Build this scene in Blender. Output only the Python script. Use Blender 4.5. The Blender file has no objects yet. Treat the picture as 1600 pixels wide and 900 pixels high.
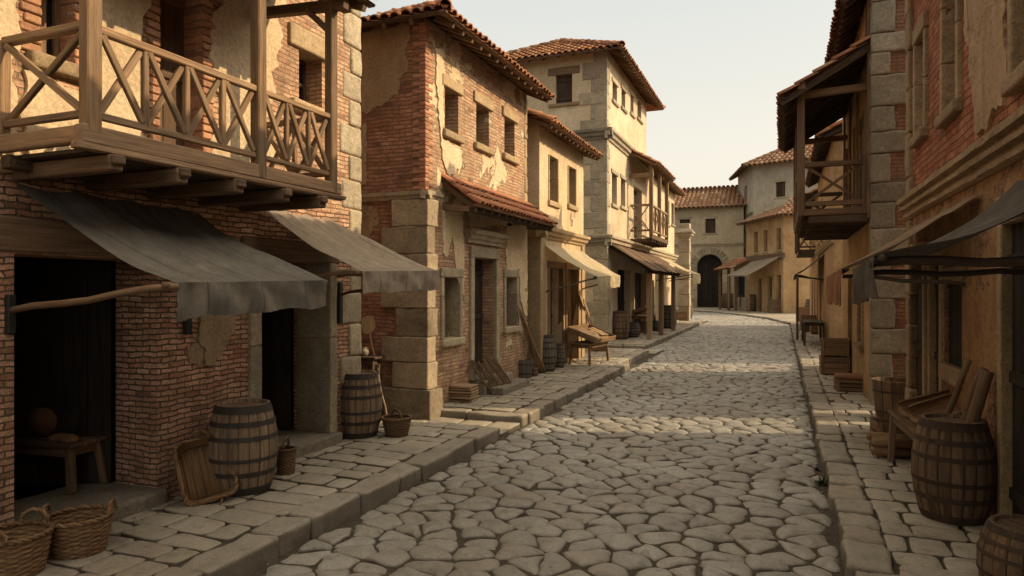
import bpy, math, random
from mathutils import Vector, Matrix, noise
rnd = random.Random(7)
PI = math.pi
V = Vector
scene = bpy.context.scene
COL = scene.collection

# ------------------------------------------------------------------ camera geometry (used to read sizes off the photograph)
CAM_H, FPX, TH = 2.2, 1050.0, math.atan(422 / 1050.0)
def ray(px, py):
    a = px - 800
    return (math.cos(TH) * a - math.sin(TH) * FPX, math.sin(TH) * a + math.cos(TH) * FPX, 450 - py)
def at_x(px, py, x):
    d = ray(px, py); t = x / d[0]; return V((x, d[1] * t, CAM_H + d[2] * t))
def at_y(px, py, y):
    d = ray(px, py); t = y / d[1]; return V((d[0] * t, y, CAM_H + d[2] * t))
def at_z(px, py, z):
    d = ray(px, py); t = (z - CAM_H) / d[2]; return V((d[0] * t, d[1] * t, z))

# ------------------------------------------------------------------ tagging
def tag(o, label=None, cat=None, group=None, kind=None):
    if label: o['label'] = label
    if cat: o['category'] = cat
    if group: o['group'] = group
    if kind: o['kind'] = kind
    return o
def thing(name, label, cat, loc=(0, 0, 0), rotz=0, group=None):
    o = bpy.data.objects.new(name, None); COL.objects.link(o)
    o.empty_display_size = .1
    o.location = loc; o.rotation_euler = (0, 0, rotz)
    return tag(o, label, cat, group)
def kids(o): return [c for c in bpy.data.objects if c.parent == o]
def dup(o, loc=None, rotz=None, label=None, scale=None, parent=None, tilt=None):
    c = o.copy(); COL.objects.link(c)
    if parent is not None: c.parent = parent
    if loc is not None: c.location = loc
    if rotz is not None: c.rotation_euler = (0, 0, rotz)
    if tilt is not None: c.rotation_euler = tilt
    if scale is not None: c.scale = scale
    if label: c['label'] = label
    for k in kids(o): dup(k, parent=c)
    return c
def wloc(o):
    p = V((0, 0, 0))
    while o is not None: p += o.location; o = o.parent
    return p

# ------------------------------------------------------------------ mesh builder
class MB:
    def __init__(s): s.v = []; s.f = []; s.uv = []; s.t = []; s.sm = []
    def add(s, verts, faces, uvs=None, t=None, smooth=False):
        b = len(s.v); s.v += [tuple(v) for v in verts]
        tt = rnd.random() if t is None else t
        for k, f in enumerate(faces):
            s.f.append([b + i for i in f]); s.t.append(tt); s.sm.append(smooth)
            if uvs is None: s.uv += [(0.0, 0.0)] * len(f)
            elif isinstance(uvs[0], (list, tuple)) and len(uvs) == len(verts) and not isinstance(uvs[0][0], (list, tuple)): s.uv += [uvs[i] for i in f]
            else: s.uv += list(uvs[k])
    def build(s, name, mat, parent=None, world=True):
        me = bpy.data.meshes.new(name)
        off = wloc(parent) if (world and parent is not None) else V((0, 0, 0))
        me.from_pydata([(x - off.x, y - off.y, z - off.z) for x, y, z in s.v], [], s.f)
        l = me.uv_layers.new(name='UVMap')
        l.data.foreach_set('uv', [c for p in s.uv for c in p])
        a = me.attributes.new('tint', 'FLOAT', 'FACE'); a.data.foreach_set('value', s.t)
        me.polygons.foreach_set('use_smooth', s.sm)
        me.materials.append(mat)
        me.update()
        o = bpy.data.objects.new(name, me); COL.objects.link(o)
        if parent is not None: o.parent = parent
        return o

BOXF = []
def _boxtopo():
    idx = {}
    def vid(sx, sy, sz, ax): return idx[(sx, sy, sz, ax)]
    vs = []
    for sx in (-1, 1):
        for sy in (-1, 1):
            for sz in (-1, 1):
                for ax in range(3):
                    idx[(sx, sy, sz, ax)] = len(vs); vs.append((sx, sy, sz, ax))
    F = []
    for ax in range(3):
        o = [a for a in range(3) if a != ax]
        for s in (-1, 1):
            q = []
            for a, b in ((-1, -1), (1, -1), (1, 1), (-1, 1)):
                k = [0, 0, 0]; k[ax] = s; k[o[0]] = a; k[o[1]] = b
                q.append(idx[(k[0], k[1], k[2], ax)])
            flip = (s > 0) == (ax == 1)
            F.append(q[::-1] if flip else q)
    for a in range(3):           # edges along axis a
        b, c = [x for x in range(3) if x != a]
        for sb in (-1, 1):
            for sc in (-1, 1):
                def k(sa, ax):
                    q = [0, 0, 0]; q[a] = sa; q[b] = sb; q[c] = sc
                    return idx[(q[0], q[1], q[2], ax)]
                q = [k(-1, b), k(1, b), k(1, c), k(-1, c)]
                if (sb * sc > 0) != (a == 1): q = q[::-1]
                F.append(q)
    for sx in (-1, 1):
        for sy in (-1, 1):
            for sz in (-1, 1):
                q = [idx[(sx, sy, sz, x)] for x in range(3)]
                if sx * sy * sz < 0: q = q[::-1]
                F.append(q)
    return vs, F
BV, BF = _boxtopo()
def box(mb, c, size, R=None, bev=.008, jit=0, t=None):
    c = V(c); h = [max(.0005, x / 2) for x in size]; bev = min(bev, min(h) * .6)
    la = max(range(3), key=lambda i: size[i]); ot = [i for i in range(3) if i != la]
    jj = {}
    vs = []; uvs = []; ro = rnd.random() * 20; r1 = rnd.random() * 20
    for sx, sy, sz, ax in BV:
        s = (sx, sy, sz)
        if s not in jj: jj[s] = [(rnd.random() - .5) * 2 * jit for _ in range(3)]
        p = V([s[i] * (h[i] if i == ax else h[i] - bev) + jj[s][i] for i in range(3)])
        uvs.append((p[la] + r1, p[ot[0]] + p[ot[1]] * 1.3 + ro))
        if R is not None: p = R @ p
        vs.append(p + c)
    mb.add(vs, BF, uvs, t)
def frame(d, up=(0, 0, 1)):
    d = V(d).normalized(); up = V(up)
    if abs(d.dot(up)) > .98: up = V((0, 1, 0)) if abs(d.y) < .9 else V((1, 0, 0))
    y = up.cross(d).normalized(); z = d.cross(y)
    return Matrix((d, y, z)).transposed()
def beam(mb, p0, p1, w, h, bev=.008, jit=.003, up=(0, 0, 1), t=None):
    p0 = V(p0); p1 = V(p1)
    box(mb, (p0 + p1) / 2, ((p1 - p0).length, w, h), frame(p1 - p0, up), bev, jit, t)
def tube(mb, pts, r, seg=8, t=None, closed=False, caps=True, wob=0):
    pts = [V(p) for p in pts]; n = len(pts)
    rs = r if isinstance(r, (list, tuple)) else [r] * n
    vs = []; uvs = []; L = 0; ro = rnd.random() * 20
    prevy = None
    for i, p in enumerate(pts):
        if closed: d = pts[(i + 1) % n] - pts[i - 1]
        else: d = pts[min(i + 1, n - 1)] - pts[max(i - 1, 0)]
        d.normalize()
        if prevy is None:
            up = V((0, 0, 1)) if abs(d.z) < .9 else V((1, 0, 0))
            y = up.cross(d).normalized()
        else:
            y = (prevy - d * prevy.dot(d)).normalized()
        prevy = y; z = d.cross(y)
        if i: L += (p - pts[i - 1]).length
        for k in range(seg):
            a = 2 * PI * k / seg
            rr = rs[i] * (1 + wob * (rnd.random() - .5))
            vs.append(p + (y * math.cos(a) + z * math.sin(a)) * rr); uvs.append((L + ro, k / seg * 6.28 * rs[i] + ro))
    F = []
    m = n if closed else n - 1
    for i in range(m):
        for k in range(seg):
            a = i * seg + k; b = i * seg + (k + 1) % seg; c = ((i + 1) % n) * seg + (k + 1) % seg; d = ((i + 1) % n) * seg + k
            F.append((a, b, c, d))
    if caps and not closed:
        F.append(tuple(range(seg))[::-1]); F.append(tuple((n - 1) * seg + k for k in range(seg)))
    mb.add(vs, F, uvs, t, True)
def lathe(mb, prof, seg=32, M=None, t=None, smooth=True, cap0=False, cap1=False, fn=None):
    vs = []; uvs = []
    ro = rnd.random() * 10
    for i, (r, z) in enumerate(prof):
        for k in range(seg):
            a = 2 * PI * k / seg; rr = r if fn is None else fn(r, z, a, i, k)
            p = V((rr * math.cos(a), rr * math.sin(a), z)); vs.append(M @ p if M is not None else p); uvs.append((z + ro, k / seg * 6.28 * r))
    F = []
    for i in range(len(prof) - 1):
        for k in range(seg):
            F.append((i * seg + k, i * seg + (k + 1) % seg, (i + 1) * seg + (k + 1) % seg, (i + 1) * seg + k))
    if cap0: F.append(tuple(range(seg))[::-1])
    if cap1: F.append(tuple((len(prof) - 1) * seg + k for k in range(seg)))
    mb.add(vs, F, uvs, t, smooth)
def rough_block(mb, c, size, R=None, n=5, rad=.03, amp=.012, t=None, fr=4.0):
    """worn stone block: rounded box with noisy faces"""
    c = V(c); h = V(size) / 2; rad = min(rad, min(h) * .8); so = V((rnd.random() * 50, rnd.random() * 50, rnd.random() * 50))
    vid = {}; vs = []; F = []; uvs = []
    ns = [max(5, min(n, int(round(size[i] / max(size) * n)) + 1)) for i in range(3)]
    def ev(k, m, hh):            # denser at edges
        f = k / m
        if k == 1: return -hh + rad
        if k == m - 1: return hh - rad
        r2 = min(rad * 1.8, hh * .95)
        if k == 2: return -hh + r2
        if k == m - 2: return hh - r2
        if 2 < k < m - 2: return (-hh + r2) + 2 * (hh - r2) * (k - 2) / (m - 4)
        return -hh + 2 * hh * f
    def get(i, j, k):
        key = (i, j, k)
        if key in vid: return vid[key]
        p = V((ev(i, ns[0], h.x), ev(j, ns[1], h.y), ev(k, ns[2], h.z)))
        q = V([max(-h[a] + rad, min(h[a] - rad, p[a])) for a in range(3)])
        d = p - q
        if d.length > 1e-6: p = q + d.normalized() * rad
        nn = d.normalized() if d.length > 1e-6 else V((0, 0, 1))
        p = p + nn * (noise.noise(p * fr + so) * amp + noise.noise(p * fr * 3 + so) * amp * .4)
        vid[key] = len(vs); vs.append((R @ p if R is not None else p) + c); uvs.append((p.x + p.z + so.x, p.y + p.z)); return vid[key]
    for ax in range(3):
        a, b = [x for x in range(3) if x != ax]
        for s in (0, ns[ax]):
            for i in range(ns[a]):
                for j in range(ns[b]):
                    q = []
                    for di, dj in ((0, 0), (1, 0), (1, 1), (0, 1)):
                        k = [0, 0, 0]; k[ax] = s; k[a] = i + di; k[b] = j + dj; q.append(get(*k))
                    if (s > 0) == (ax == 1): q = q[::-1]
                    F.append(q)
    mb.add(vs, F, uvs, t, True)

# ------------------------------------------------------------------ node helper
class NT:
    def __init__(s, name):
        s.m = bpy.data.materials.new(name); s.m.use_nodes = True; s.t = s.m.node_tree; s.t.nodes.clear()
        s.out = s.t.nodes.new('ShaderNodeOutputMaterial')
    def n(s, typ, ins=None, **props):
        nd = s.t.nodes.new('ShaderNode' + typ)
        for k, v in props.items(): setattr(nd, k, v)
        for k, v in (ins or {}).items():
            sock = nd.inputs[k]
            if isinstance(v, bpy.types.NodeSocket): s.t.links.new(v, sock)
            else:
                if sock.type == 'RGBA' and len(v) == 3: v = (*v, 1)
                sock.default_value = v
        return nd
    def math(s, op, a, b=0.0, c=0.0, clamp=False): return s.n('Math', {0: a, 1: b, 2: c}, operation=op, use_clamp=clamp).outputs[0]
    def noise(s, vec, scale, detail=4, rough=.55, dist=0): return s.n('TexNoise', {'Vector': vec, 'Scale': scale, 'Detail': detail, 'Roughness': rough, 'Distortion': dist}).outputs['Fac']
    def mr(s, v, a, b, c=0., d=1., smooth=False): return s.n('MapRange', {0: v, 1: a, 2: b, 3: c, 4: d}, interpolation_type='SMOOTHSTEP' if smooth else 'LINEAR').outputs[0]
    def mix(s, f, a, b, mode='MIX'): return s.n('Mix', {0: f, 6: a, 7: b}, data_type='RGBA', blend_type=mode).outputs[2]
    def mixf(s, f, a, b): return s.n('Mix', {0: f, 2: a, 3: b}, data_type='FLOAT').outputs[0]
    def vscale(s, vec, sx, sy, sz, off=(0, 0, 0)): return s.n('Mapping', {'Vector': vec, 'Scale': (sx, sy, sz), 'Location': off}).outputs[0]
    def mul(s, col, f):    # colour times scalar
        return s.n('VectorMath', {0: col, 3: f}, operation='SCALE').outputs[0]
    def tint(s): return s.n('Attribute', attribute_name='tint').outputs['Fac']
    def obj(s): return s.n('TexCoord').outputs['Object']
    def uv(s): return s.n('TexCoord').outputs['UV']
    def finish(s, color, rough=.9, height=None, spec=.3, dist=1.0, sheen=0, trans=None, strength=1.0, metallic=0.0):
        b = s.n('BsdfPrincipled', {'Base Color': color, 'Roughness': rough, 'Specular IOR Level': spec, 'Metallic': metallic})
        if height is not None:
            bp = s.n('Bump', {'Height': height, 'Distance': dist, 'Strength': strength}); s.t.links.new(bp.outputs[0], b.inputs['Normal'])
        o = b.outputs[0]
        if trans is not None:
            tr = s.n('BsdfTranslucent', {'Color': trans[0]})
            o = s.n('MixShader', {0: trans[1], 1: o, 2: tr.outputs[0]}).outputs[0]
        s.t.links.new(o, s.out.inputs[0]); return s.m

def wall_coords(T):
    tc = T.n('TexCoord'); o = tc.outputs['Object']
    so = T.n('SeparateXYZ', {0: o}); sn = T.n('SeparateXYZ', {0: tc.outputs['Normal']})
    f = T.math('GREATER_THAN', T.math('ABSOLUTE', sn.outputs[0]), .7)
    fz = T.math('GREATER_THAN', T.math('ABSOLUTE', sn.outputs[2]), .8)
    u = T.mixf(f, so.outputs[0], so.outputs[1])
    z = T.mixf(fz, so.outputs[2], so.outputs[1])
    return o, u, z, so.outputs[2]

def mat_wall(name, bA=(.30, .105, .055), bB=(.42, .19, .10), mortar=(.40, .32, .22), pA=(.56, .43, .26), pB=(.38, .27, .15),
             amount=.5, seed=0., ps=.6, zb=0.0, zr=(0, 7), bw=.25, bh=.066, stain=.5, crack=.5, uneven=1.0, streak=.5):
    """brick under patchy plaster. amount: share of plaster, zb: more plaster towards the top"""
    T = NT(name); o, u, z, zz = wall_coords(T)
    off = T.n('VectorMath', {0: o, 1: (seed * 3.7, seed * 1.9, seed * 2.3)}, operation='ADD').outputs[0]
    w1 = T.math('MULTIPLY', T.math('SUBTRACT', T.noise(off, 2.2, 2), .5), .05 * uneven)
    w2 = T.math('MULTIPLY', T.math('SUBTRACT', T.noise(off, 13., 2), .5), .022 * uneven)
    w3 = T.math('MULTIPLY', T.math('SUBTRACT', T.noise(T.n('VectorMath', {0: off, 1: (9, 4, 2)}, operation='ADD').outputs[0], 9., 2), .5), .045 * uneven)
    zz2 = T.math('ADD', T.math('ADD', z, w1), w2); uu = T.math('ADD', u, w3)
    bv = T.n('CombineXYZ', {0: uu, 1: zz2, 2: 0.0}).outputs[0]
    br = T.n('TexBrick', {'Vector': bv, 'Color1': (0, 0, 0, 1), 'Color2': (1, 1, 1, 1), 'Mortar': (.5, .5, .5, 1), 'Scale': 1.0, 'Mortar Size': .0085, 'Mortar Smooth': .55, 'Bias': 0.0, 'Brick Width': bw, 'Row Height': bh})
    rv = br.outputs['Color']; fac = br.outputs['Fac']
    nb = T.noise(off, 1.3, 5); nf = T.noise(off, 45., 4, .7)
    bc = T.mix(T.mr(rv, .1, .9), bA, bB)
    bc = T.mix(T.mr(nb, .35, .7), bc, T.mix(.5, bc, tuple(x * .45 for x in bA)))
    dark = T.mr(T.noise(T.n('CombineXYZ', {0: T.math('MULTIPLY', rv, 37.3), 1: 0., 2: 0.}).outputs[0], 1.0, 0), .6, .72)
    bc = T.mix(T.math('MULTIPLY', dark, .55), bc, (.13, .075, .05, 1))
    bc = T.mul(bc, T.mr(nf, .28, .75, .5, 1.4)); bc = T.mul(bc, T.mr(T.noise(off, 5., 4, .6), .3, .7, .65, 1.25))
    mc = T.mul(T.mix(0.0, mortar, mortar), T.mr(nf, .3, .75, .6, 1.15))
    brick = T.mix(fac, bc, mc)
    # plaster mask
    nm = T.noise(off, ps, 10, .66, .35)
    nm = T.math('ADD', nm, T.math('MULTIPLY', T.math('SUBTRACT', T.mr(zz, zr[0], zr[1]), .5), zb))
    th = .5 + (.5 - amount) * .5
    m = T.mr(nm, th - .006, th + .006); halo = T.mr(nm, th - .085, th)
    brick = T.mix(T.math('MULTIPLY', halo, .6), brick, T.mul(T.mix(.4, mortar, pB), T.mr(nf, .3, .75, .75, 1.1)))
    n2 = T.noise(off, .9, 7, .62); n3 = T.noise(T.vscale(off, 5., 5., .55), 1.0, 5, .6)
    pc = T.mix(T.mr(n2, .35, .68), pA, pB)
    pc = T.mix(T.math('MULTIPLY', T.mr(n3, .52, .75), stain * streak), pc, tuple(x * .42 for x in pB))
    pc = T.mix(T.math('MULTIPLY', T.mr(T.noise(off, 3.1, 7, .72), .48, .72), stain * .6), pc, (pB[0] * .62, pB[1] * .55, pB[2] * .52))
    pc = T.mix(T.math('MULTIPLY', T.mr(T.noise(T.vscale(off, 1., 1., .45), .75, 5, .6), .5, .68), stain * .5), pc, (pB[0] * .62, pB[1] * .56, pB[2] * .55))
    vo = T.n('TexVoronoi', {'Vector': T.n('VectorMath', {0: off, 1: T.n('TexNoise', {'Vector': off, 'Scale': 2.5, 'Detail': 5}).outputs['Color']}, operation='ADD').outputs[0], 'Scale': 1.25}, feature='DISTANCE_TO_EDGE').outputs['Distance']
    ck = T.math('MULTIPLY', T.mr(vo, .0, .012, 1., 0.), T.mr(T.noise(off, .8, 2), .5, .6))
    ck = T.math('MULTIPLY', ck, crack)
    pc = T.mul(pc, T.mr(T.noise(off, 24., 6, .75), .28, .75, .62, 1.25))
    pc = T.mix(ck, pc, (.06, .04, .025, 1))
    col = T.mix(m, brick, pc)
    # grime towards the ground
    g = T.math('MULTIPLY', T.mr(zz, .0, 1.5, 1., 0.), T.mr(T.noise(off, 2.2, 6, .7), .28, .62))
    col = T.mix(T.math('MULTIPLY', g, .5), col, (.085, .065, .045, 1))
    hb = T.math('ADD', T.math('MULTIPLY', T.math('SUBTRACT', 1.0, fac), .022), T.math('MULTIPLY', nf, .012))
    hb = T.math('ADD', hb, T.math('MULTIPLY', rv, .012))
    hb = T.mixf(T.math('MULTIPLY', halo, .5), hb, T.math('ADD', .017, T.math('MULTIPLY', nf, .006)))
    hp = T.math('ADD', T.math('ADD', .034, T.math('MULTIPLY', n2, .07)), T.math('MULTIPLY', T.noise(off, 14., 7, .7), .022))
    hp = T.math('SUBTRACT', hp, T.math('MULTIPLY', ck, .015))
    h = T.mixf(m, hb, hp)
    return T.finish(col, .93, h, .15)

def mat_stone(name, cA=(.40, .33, .23), cB=(.27, .22, .16), var=.5, bump=.03, rough=.9, fs=7., dirt=(.12, .09, .06), dz=0.0):
    T = NT(name); o = T.obj(); t = T.tint()
    off = T.n('VectorMath', {0: o, 1: T.n('CombineXYZ', {0: T.math('MULTIPLY', t, 31.), 1: T.math('MULTIPLY', t, 17.), 2: 0.}).outputs[0]}, operation='ADD').outputs[0]
    n1 = T.noise(off, 2.2, 6, .6); n2 = T.noise(off, fs, 7, .65); n3 = T.noise(off, 55., 3, .7)
    c = T.mix(T.mr(n1, .3, .7), cA, cB)
    c = T.mul(c, T.mr(t, 0., 1., 1 - var * .5, 1 + var * .5))
    c = T.mix(T.math('MULTIPLY', T.mr(n2, .55, .8), .6), c, dirt)
    c = T.mul(c, T.mr(n3, .3, .75, .68, 1.25)); c = T.mul(c, T.mr(T.noise(off, 17., 6, .7), .3, .7, .72, 1.2))
    if dz:
        zz = T.n('SeparateXYZ', {0: o}).outputs[2]
        c = T.mix(T.math('MULTIPLY', T.mr(zz, 0., dz, 1., 0.), T.mr(n1, .3, .6, .2, .8)), c, dirt)
    h = T.math('ADD', T.math('MULTIPLY', n2, bump), T.math('MULTIPLY', n3, bump * .3))
    return T.finish(c, rough, h, .25)

def mat_wood(name, cA=(.20, .125, .07), cB=(.085, .05, .03), grey=.3, bump=.004, rough=.85, gs=26.):
    T = NT(name); uv = T.uv(); t = T.tint()
    off = T.n('VectorMath', {0: uv, 1: T.n('CombineXYZ', {0: T.math('MULTIPLY', t, 13.), 1: T.math('MULTIPLY', t, 7.), 2: t}).outputs[0]}, operation='ADD').outputs[0]
    g = T.noise(T.vscale(off, 1.6, gs, 1.), 1.0, 6, .65, .4); g2 = T.noise(T.vscale(off, 4., gs * 3.5, 1.), 1.0, 3, .6)
    b = T.noise(off, 1.7, 4)
    c = T.mix(T.mr(g, .32, .68), cB, cA)
    c = T.mix(T.math('MULTIPLY', T.mr(b, .4, .7), grey), c, (.17, .145, .115, 1))
    c = T.mul(c, T.mr(t, 0., 1., .72, 1.28))
    c = T.mul(c, T.mr(g2, .3, .7, .75, 1.2))
    h = T.math('ADD', T.math('MULTIPLY', g, bump), T.math('MULTIPLY', g2, bump * .5))
    return T.finish(c, rough, h, .25)

def mat_tile(name, cA=(.42, .19, .095), cB=(.23, .10, .055), pale=(.48, .33, .20), dirt=.5):
    T = NT(name); o = T.obj(); t = T.tint()
    n1 = T.noise(o, 1.1, 6, .65); n2 = T.noise(o, 9., 6, .7); n3 = T.noise(o, 50., 3)
    c = T.mix(T.mr(t, 0., .8), cB, cA)
    c = T.mix(T.math('MULTIPLY', T.mr(t, .8, 1.), .6), c, pale)
    c = T.mix(T.math('MULTIPLY', T.mr(n1, .45, .7), dirt), c, (.12, .085, .06, 1))
    c = T.mix(T.math('MULTIPLY', T.mr(n2, .55, .75), .5), c, (.30, .25, .17, 1))
    c = T.mul(c, T.mr(n3, .3, .75, .8, 1.15))
    return T.finish(c, .9, T.math('MULTIPLY', n2, .008), .2)

def mat_cloth(name, cA, cB, pale, pr=.25):
    T = NT(name); uv = T.uv()
    n1 = T.noise(T.vscale(uv, .7, 7., 1.), 1.0, 6, .6); n2 = T.noise(uv, 2.0, 6, .65)
    wv = T.noise(T.vscale(uv, 60., 260., 1.), 1.0, 2); wv2 = T.noise(T.vscale(uv, 260., 60., 1.), 1.0, 2)
    c = T.mix(T.mr(n1, .3, .7), cA, cB)
    c = T.mix(T.math('MULTIPLY', T.mr(n2, .5, .75), .6), c, pale)
    w = T.math('ADD', wv, wv2)
    sx = T.n('SeparateXYZ', {0: uv}); seam = T.math('LESS_THAN', T.math('ABSOLUTE', T.math('SUBTRACT', T.math('FRACT', T.math('MULTIPLY', sx.outputs[1], 1.75)), .5)), .012)
    c = T.mix(T.math('MULTIPLY', seam, .55), c, tuple(x * .4 for x in cB))
    c = T.mix(T.math('MULTIPLY', T.mr(T.noise(uv, 1.1, 6, .7), .52, .7), .45), c, tuple(x * .55 for x in cB))
    c = T.mul(c, T.mr(w, .7, 1.3, .72, 1.25)); c = T.mul(c, T.mr(T.noise(uv, 9., 6, .7), .3, .7, .8, 1.15))
    h = T.math('ADD', T.math('MULTIPLY', w, .002), T.math('MULTIPLY', n1, .03))
    return T.finish(c, .95, h, .1, trans=(c, pr))

def mat_plain(name, col, rough=.8, var=.3, sc=6., bump=.003, spec=.3, metallic=0.0):
    T = NT(name); o = T.obj(); n = T.noise(o, sc, 6, .65); t = T.tint()
    c = T.mul(T.mix(T.mr(n, .3, .7), col, tuple(x * (1 - var) for x in col)), T.mr(t, 0., 1., .85, 1.15))
    return T.finish(c, rough, T.math('MULTIPLY', n, bump), spec, metallic=metallic)

# ------------------------------------------------------------------ walls
class Wall:
    """a vertical wall from p0 to p1 (plan), seen from its right-hand side"""
    def __init__(s, p0, p1, z0, z1):
        s.p0 = V((p0[0], p0[1], 0)); s.p1 = V((p1[0], p1[1], 0)); s.z0 = z0; s.z1 = z1
        s.L = (s.p1 - s.p0).length; s.d = (s.p1 - s.p0) / s.L; s.n = V((s.d.y, -s.d.x, 0))
        s.R = Matrix((s.d, -s.n, V((0, 0, 1)))).transposed()
    def pt(s, u, z, off=0.0): return s.p0 + s.d * u + s.n * off + V((0, 0, z))
    def at(s, px, py):            # (u, z) of the point of the wall seen at a pixel of the photograph
        r = V(ray(px, py)); o = V((0, 0, CAM_H))
        t = (s.p0 - o).dot(s.n) / r.dot(s.n); p = o + r * t
        return (V((p.x, p.y, 0)) - s.p0).dot(s.d), p.z
    def face(s, mb, ops=(), depth=.4, top=None):
        us = sorted({0.0, s.L} | {min(max(a, 0), s.L) for o in ops for a in o[:2]}); zs = sorted({s.z0, s.z1} | {min(max(a, s.z0), s.z1) for o in ops for a in o[2:4]})
        hole = lambda i, j: any(o[0] - 1e-6 <= us[i] and us[i + 1] <= o[1] + 1e-6 and o[2] - 1e-6 <= zs[j] and zs[j + 1] <= o[3] + 1e-6 for o in ops)
        nu, nz = len(us) - 1, len(zs) - 1
        for i in range(nu):
            for j in range(nz):
                if hole(i, j): continue
                a, b, c, d = us[i], us[i + 1], zs[j], zs[j + 1]
                mb.add([s.pt(a, c), s.pt(b, c), s.pt(b, d), s.pt(a, d)], [(0, 1, 2, 3)])
        for o in ops:
            a, b, c, d = max(o[0], 0), min(o[1], s.L), max(o[2], s.z0), min(o[3], s.z1)
            for (x0, z0), (x1, z1) in (((a, c), (a, d)), ((b, d), (b, c)), ((a, d), (b, d)), ((b, c), (a, c))):
                mb.add([s.pt(x0, z0), s.pt(x1, z1), s.pt(x1, z1, -depth), s.pt(x0, z0, -depth)], [(0, 1, 2, 3)])
    def box(s, mb, u0, u1, z0, z1, o0, o1, bev=.01, jit=0.0, t=None):
        box(mb, s.pt((u0 + u1) / 2, (z0 + z1) / 2, (o0 + o1) / 2), (u1 - u0, o1 - o0, z1 - z0), s.R, bev, jit, t)
    def block(s, mb, u0, u1, z0, z1, o0, o1, rad=.025, amp=.01, n=6, t=None):
        rough_block(mb, s.pt((u0 + u1) / 2, (z0 + z1) / 2, (o0 + o1) / 2), (u1 - u0, o1 - o0, z1 - z0), s.R, n, rad, amp, t)

def plaster_patch(w, outline, th, mat, parent, seed=0, rough=.05):
    """a sheet of plaster still clinging to the wall: jagged outline given in (u, z)"""
    pts = []
    n = len(outline)
    for i in range(n):
        a = V((*outline[i], 0)); b = V((*outline[(i + 1) % n], 0)); L = (b - a).length; k = max(2, int(L / .04))
        nn = V((-(b - a).y, (b - a).x, 0)).normalized()
        for j in range(k):
            p = a.lerp(b, j / k)
            q = p + V((seed * 7.1, 0, 0))
            p = p + nn * (noise.noise(q * 3.5) * rough * 1.6 + noise.noise(q * 11) * rough * .8 + noise.noise(q * 30) * rough * .3) * (1 if j else .6)
            pts.append(p)
    mb = MB(); m = len(pts)
    cx = sum((p.x for p in pts)) / m; cz = sum((p.y for p in pts)) / m
    vs = [w.pt(p.x, p.y, th) for p in pts] + [w.pt(p.x + (p.x - cx) * .004, p.y + (p.y - cz) * .004, -.01) for p in pts]
    mb.add(vs, [tuple(range(m))] + [(i, i + m, (i + 1) % m + m, (i + 1) % m) for i in range(m)])
    return mb.build('plaster_patch', mat, parent)

# ------------------------------------------------------------------ tiled roofs
def inside(poly, u, v):
    r = False; n = len(poly)
    for i in range(n):
        x0, y0 = poly[i]; x1, y1 = poly[(i + 1) % n]
        if (y0 > v) != (y1 > v) and u < (x1 - x0) * (v - y0) / (y1 - y0) + x0: r = not r
    return r
def tiles(mb, o, U, W, poly, pitch=.2, course=.36, lift=.03, seg=6, pan=True):
    """barrel tiles over the polygon (u along the eave, v up the slope)"""
    o = V(o); U = V(U).normalized(); W = V(W).normalized(); N = U.cross(W).normalized()
    us = [p[0] for p in poly]; vsx = [p[1] for p in poly]
    if pan: mb.add([o + U * u + W * v - N * .012 for u, v in poly], [tuple(range(len(poly)))], None, .12)
    r0 = pitch * .45; i0 = int(math.floor(min(us) / pitch)); i1 = int(math.ceil(max(us) / pitch)); j1 = int(math.ceil(max(vsx) / course))
    j0 = int(math.floor(min(vsx) / course))
    for i in range(i0, i1 + 1):
        co = (rnd.random() - .5) * .012
        for j in range(j0, j1 + 1):
            u = (i + .5) * pitch + co; vm = (j + .5) * course
            if not (inside(poly, u, vm) or inside(poly, u, vm - course * .3)): continue
            a0 = j * course + (rnd.random() - .5) * .03; a1 = (j + 1) * course + .05; du = (rnd.random() - .5) * .014; sk = (rnd.random() - .5) * .02; li = lift + rnd.random() * .012
            vs = []; rA = r0 * (1 + (rnd.random() - .5) * .06); rB = rA * .86
            for k in range(seg + 1):
                a = PI * k / seg; ca, sa = -math.cos(a), math.sin(a)
                vs.append(o + U * (u + du + ca * rA) + W * a0 + N * (sa * rA * .85 + li))
            for k in range(seg + 1):
                a = PI * k / seg; ca, sa = -math.cos(a), math.sin(a)
                vs.append(o + U * (u + du + sk + ca * rB) + W * a1 + N * (sa * rB * .85))
            for k in range(seg + 1):
                a = PI * k / seg; ca, sa = -math.cos(a), math.sin(a)
                vs.append(o + U * (u + du + ca * (rA - .016)) + W * (a0 + .004) + N * (sa * (rA - .016) * .85 + li - .006))
            n = seg + 1
            F = [(k, k + 1, n + k + 1, n + k) for k in range(seg)] + [(2 * n + k, 2 * n + k + 1, k + 1, k) for k in range(seg)]
            mb.add(vs, F, None, rnd.random(), True)
def caps(mb, p0, p1, r=.11, ln=.38):
    p0 = V(p0); p1 = V(p1); L = (p1 - p0).length; n = max(1, int(L / ln)); R = frame(p1 - p0)
    for i in range(n):
        a = p0.lerp(p1, i / n); b = p0.lerp(p1, (i + 1.12) / n); vs = []; li = .015 + rnd.random() * .015
        for q, rr, l2 in ((a, r, li), (b, r * .86, 0), (a, r - .018, li - .01)):
            for k in range(9):
                t = PI * (-.08 + 1.16 * k / 8); vs.append(q + R @ V((0, -math.cos(t) * rr, math.sin(t) * rr * .9 + l2)))
        mb.add(vs, [(k, k + 1, 9 + k + 1, 9 + k) for k in range(8)] + [(18 + k, 18 + k + 1, k + 1, k) for k in range(8)], None, rnd.random(), True)
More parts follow.
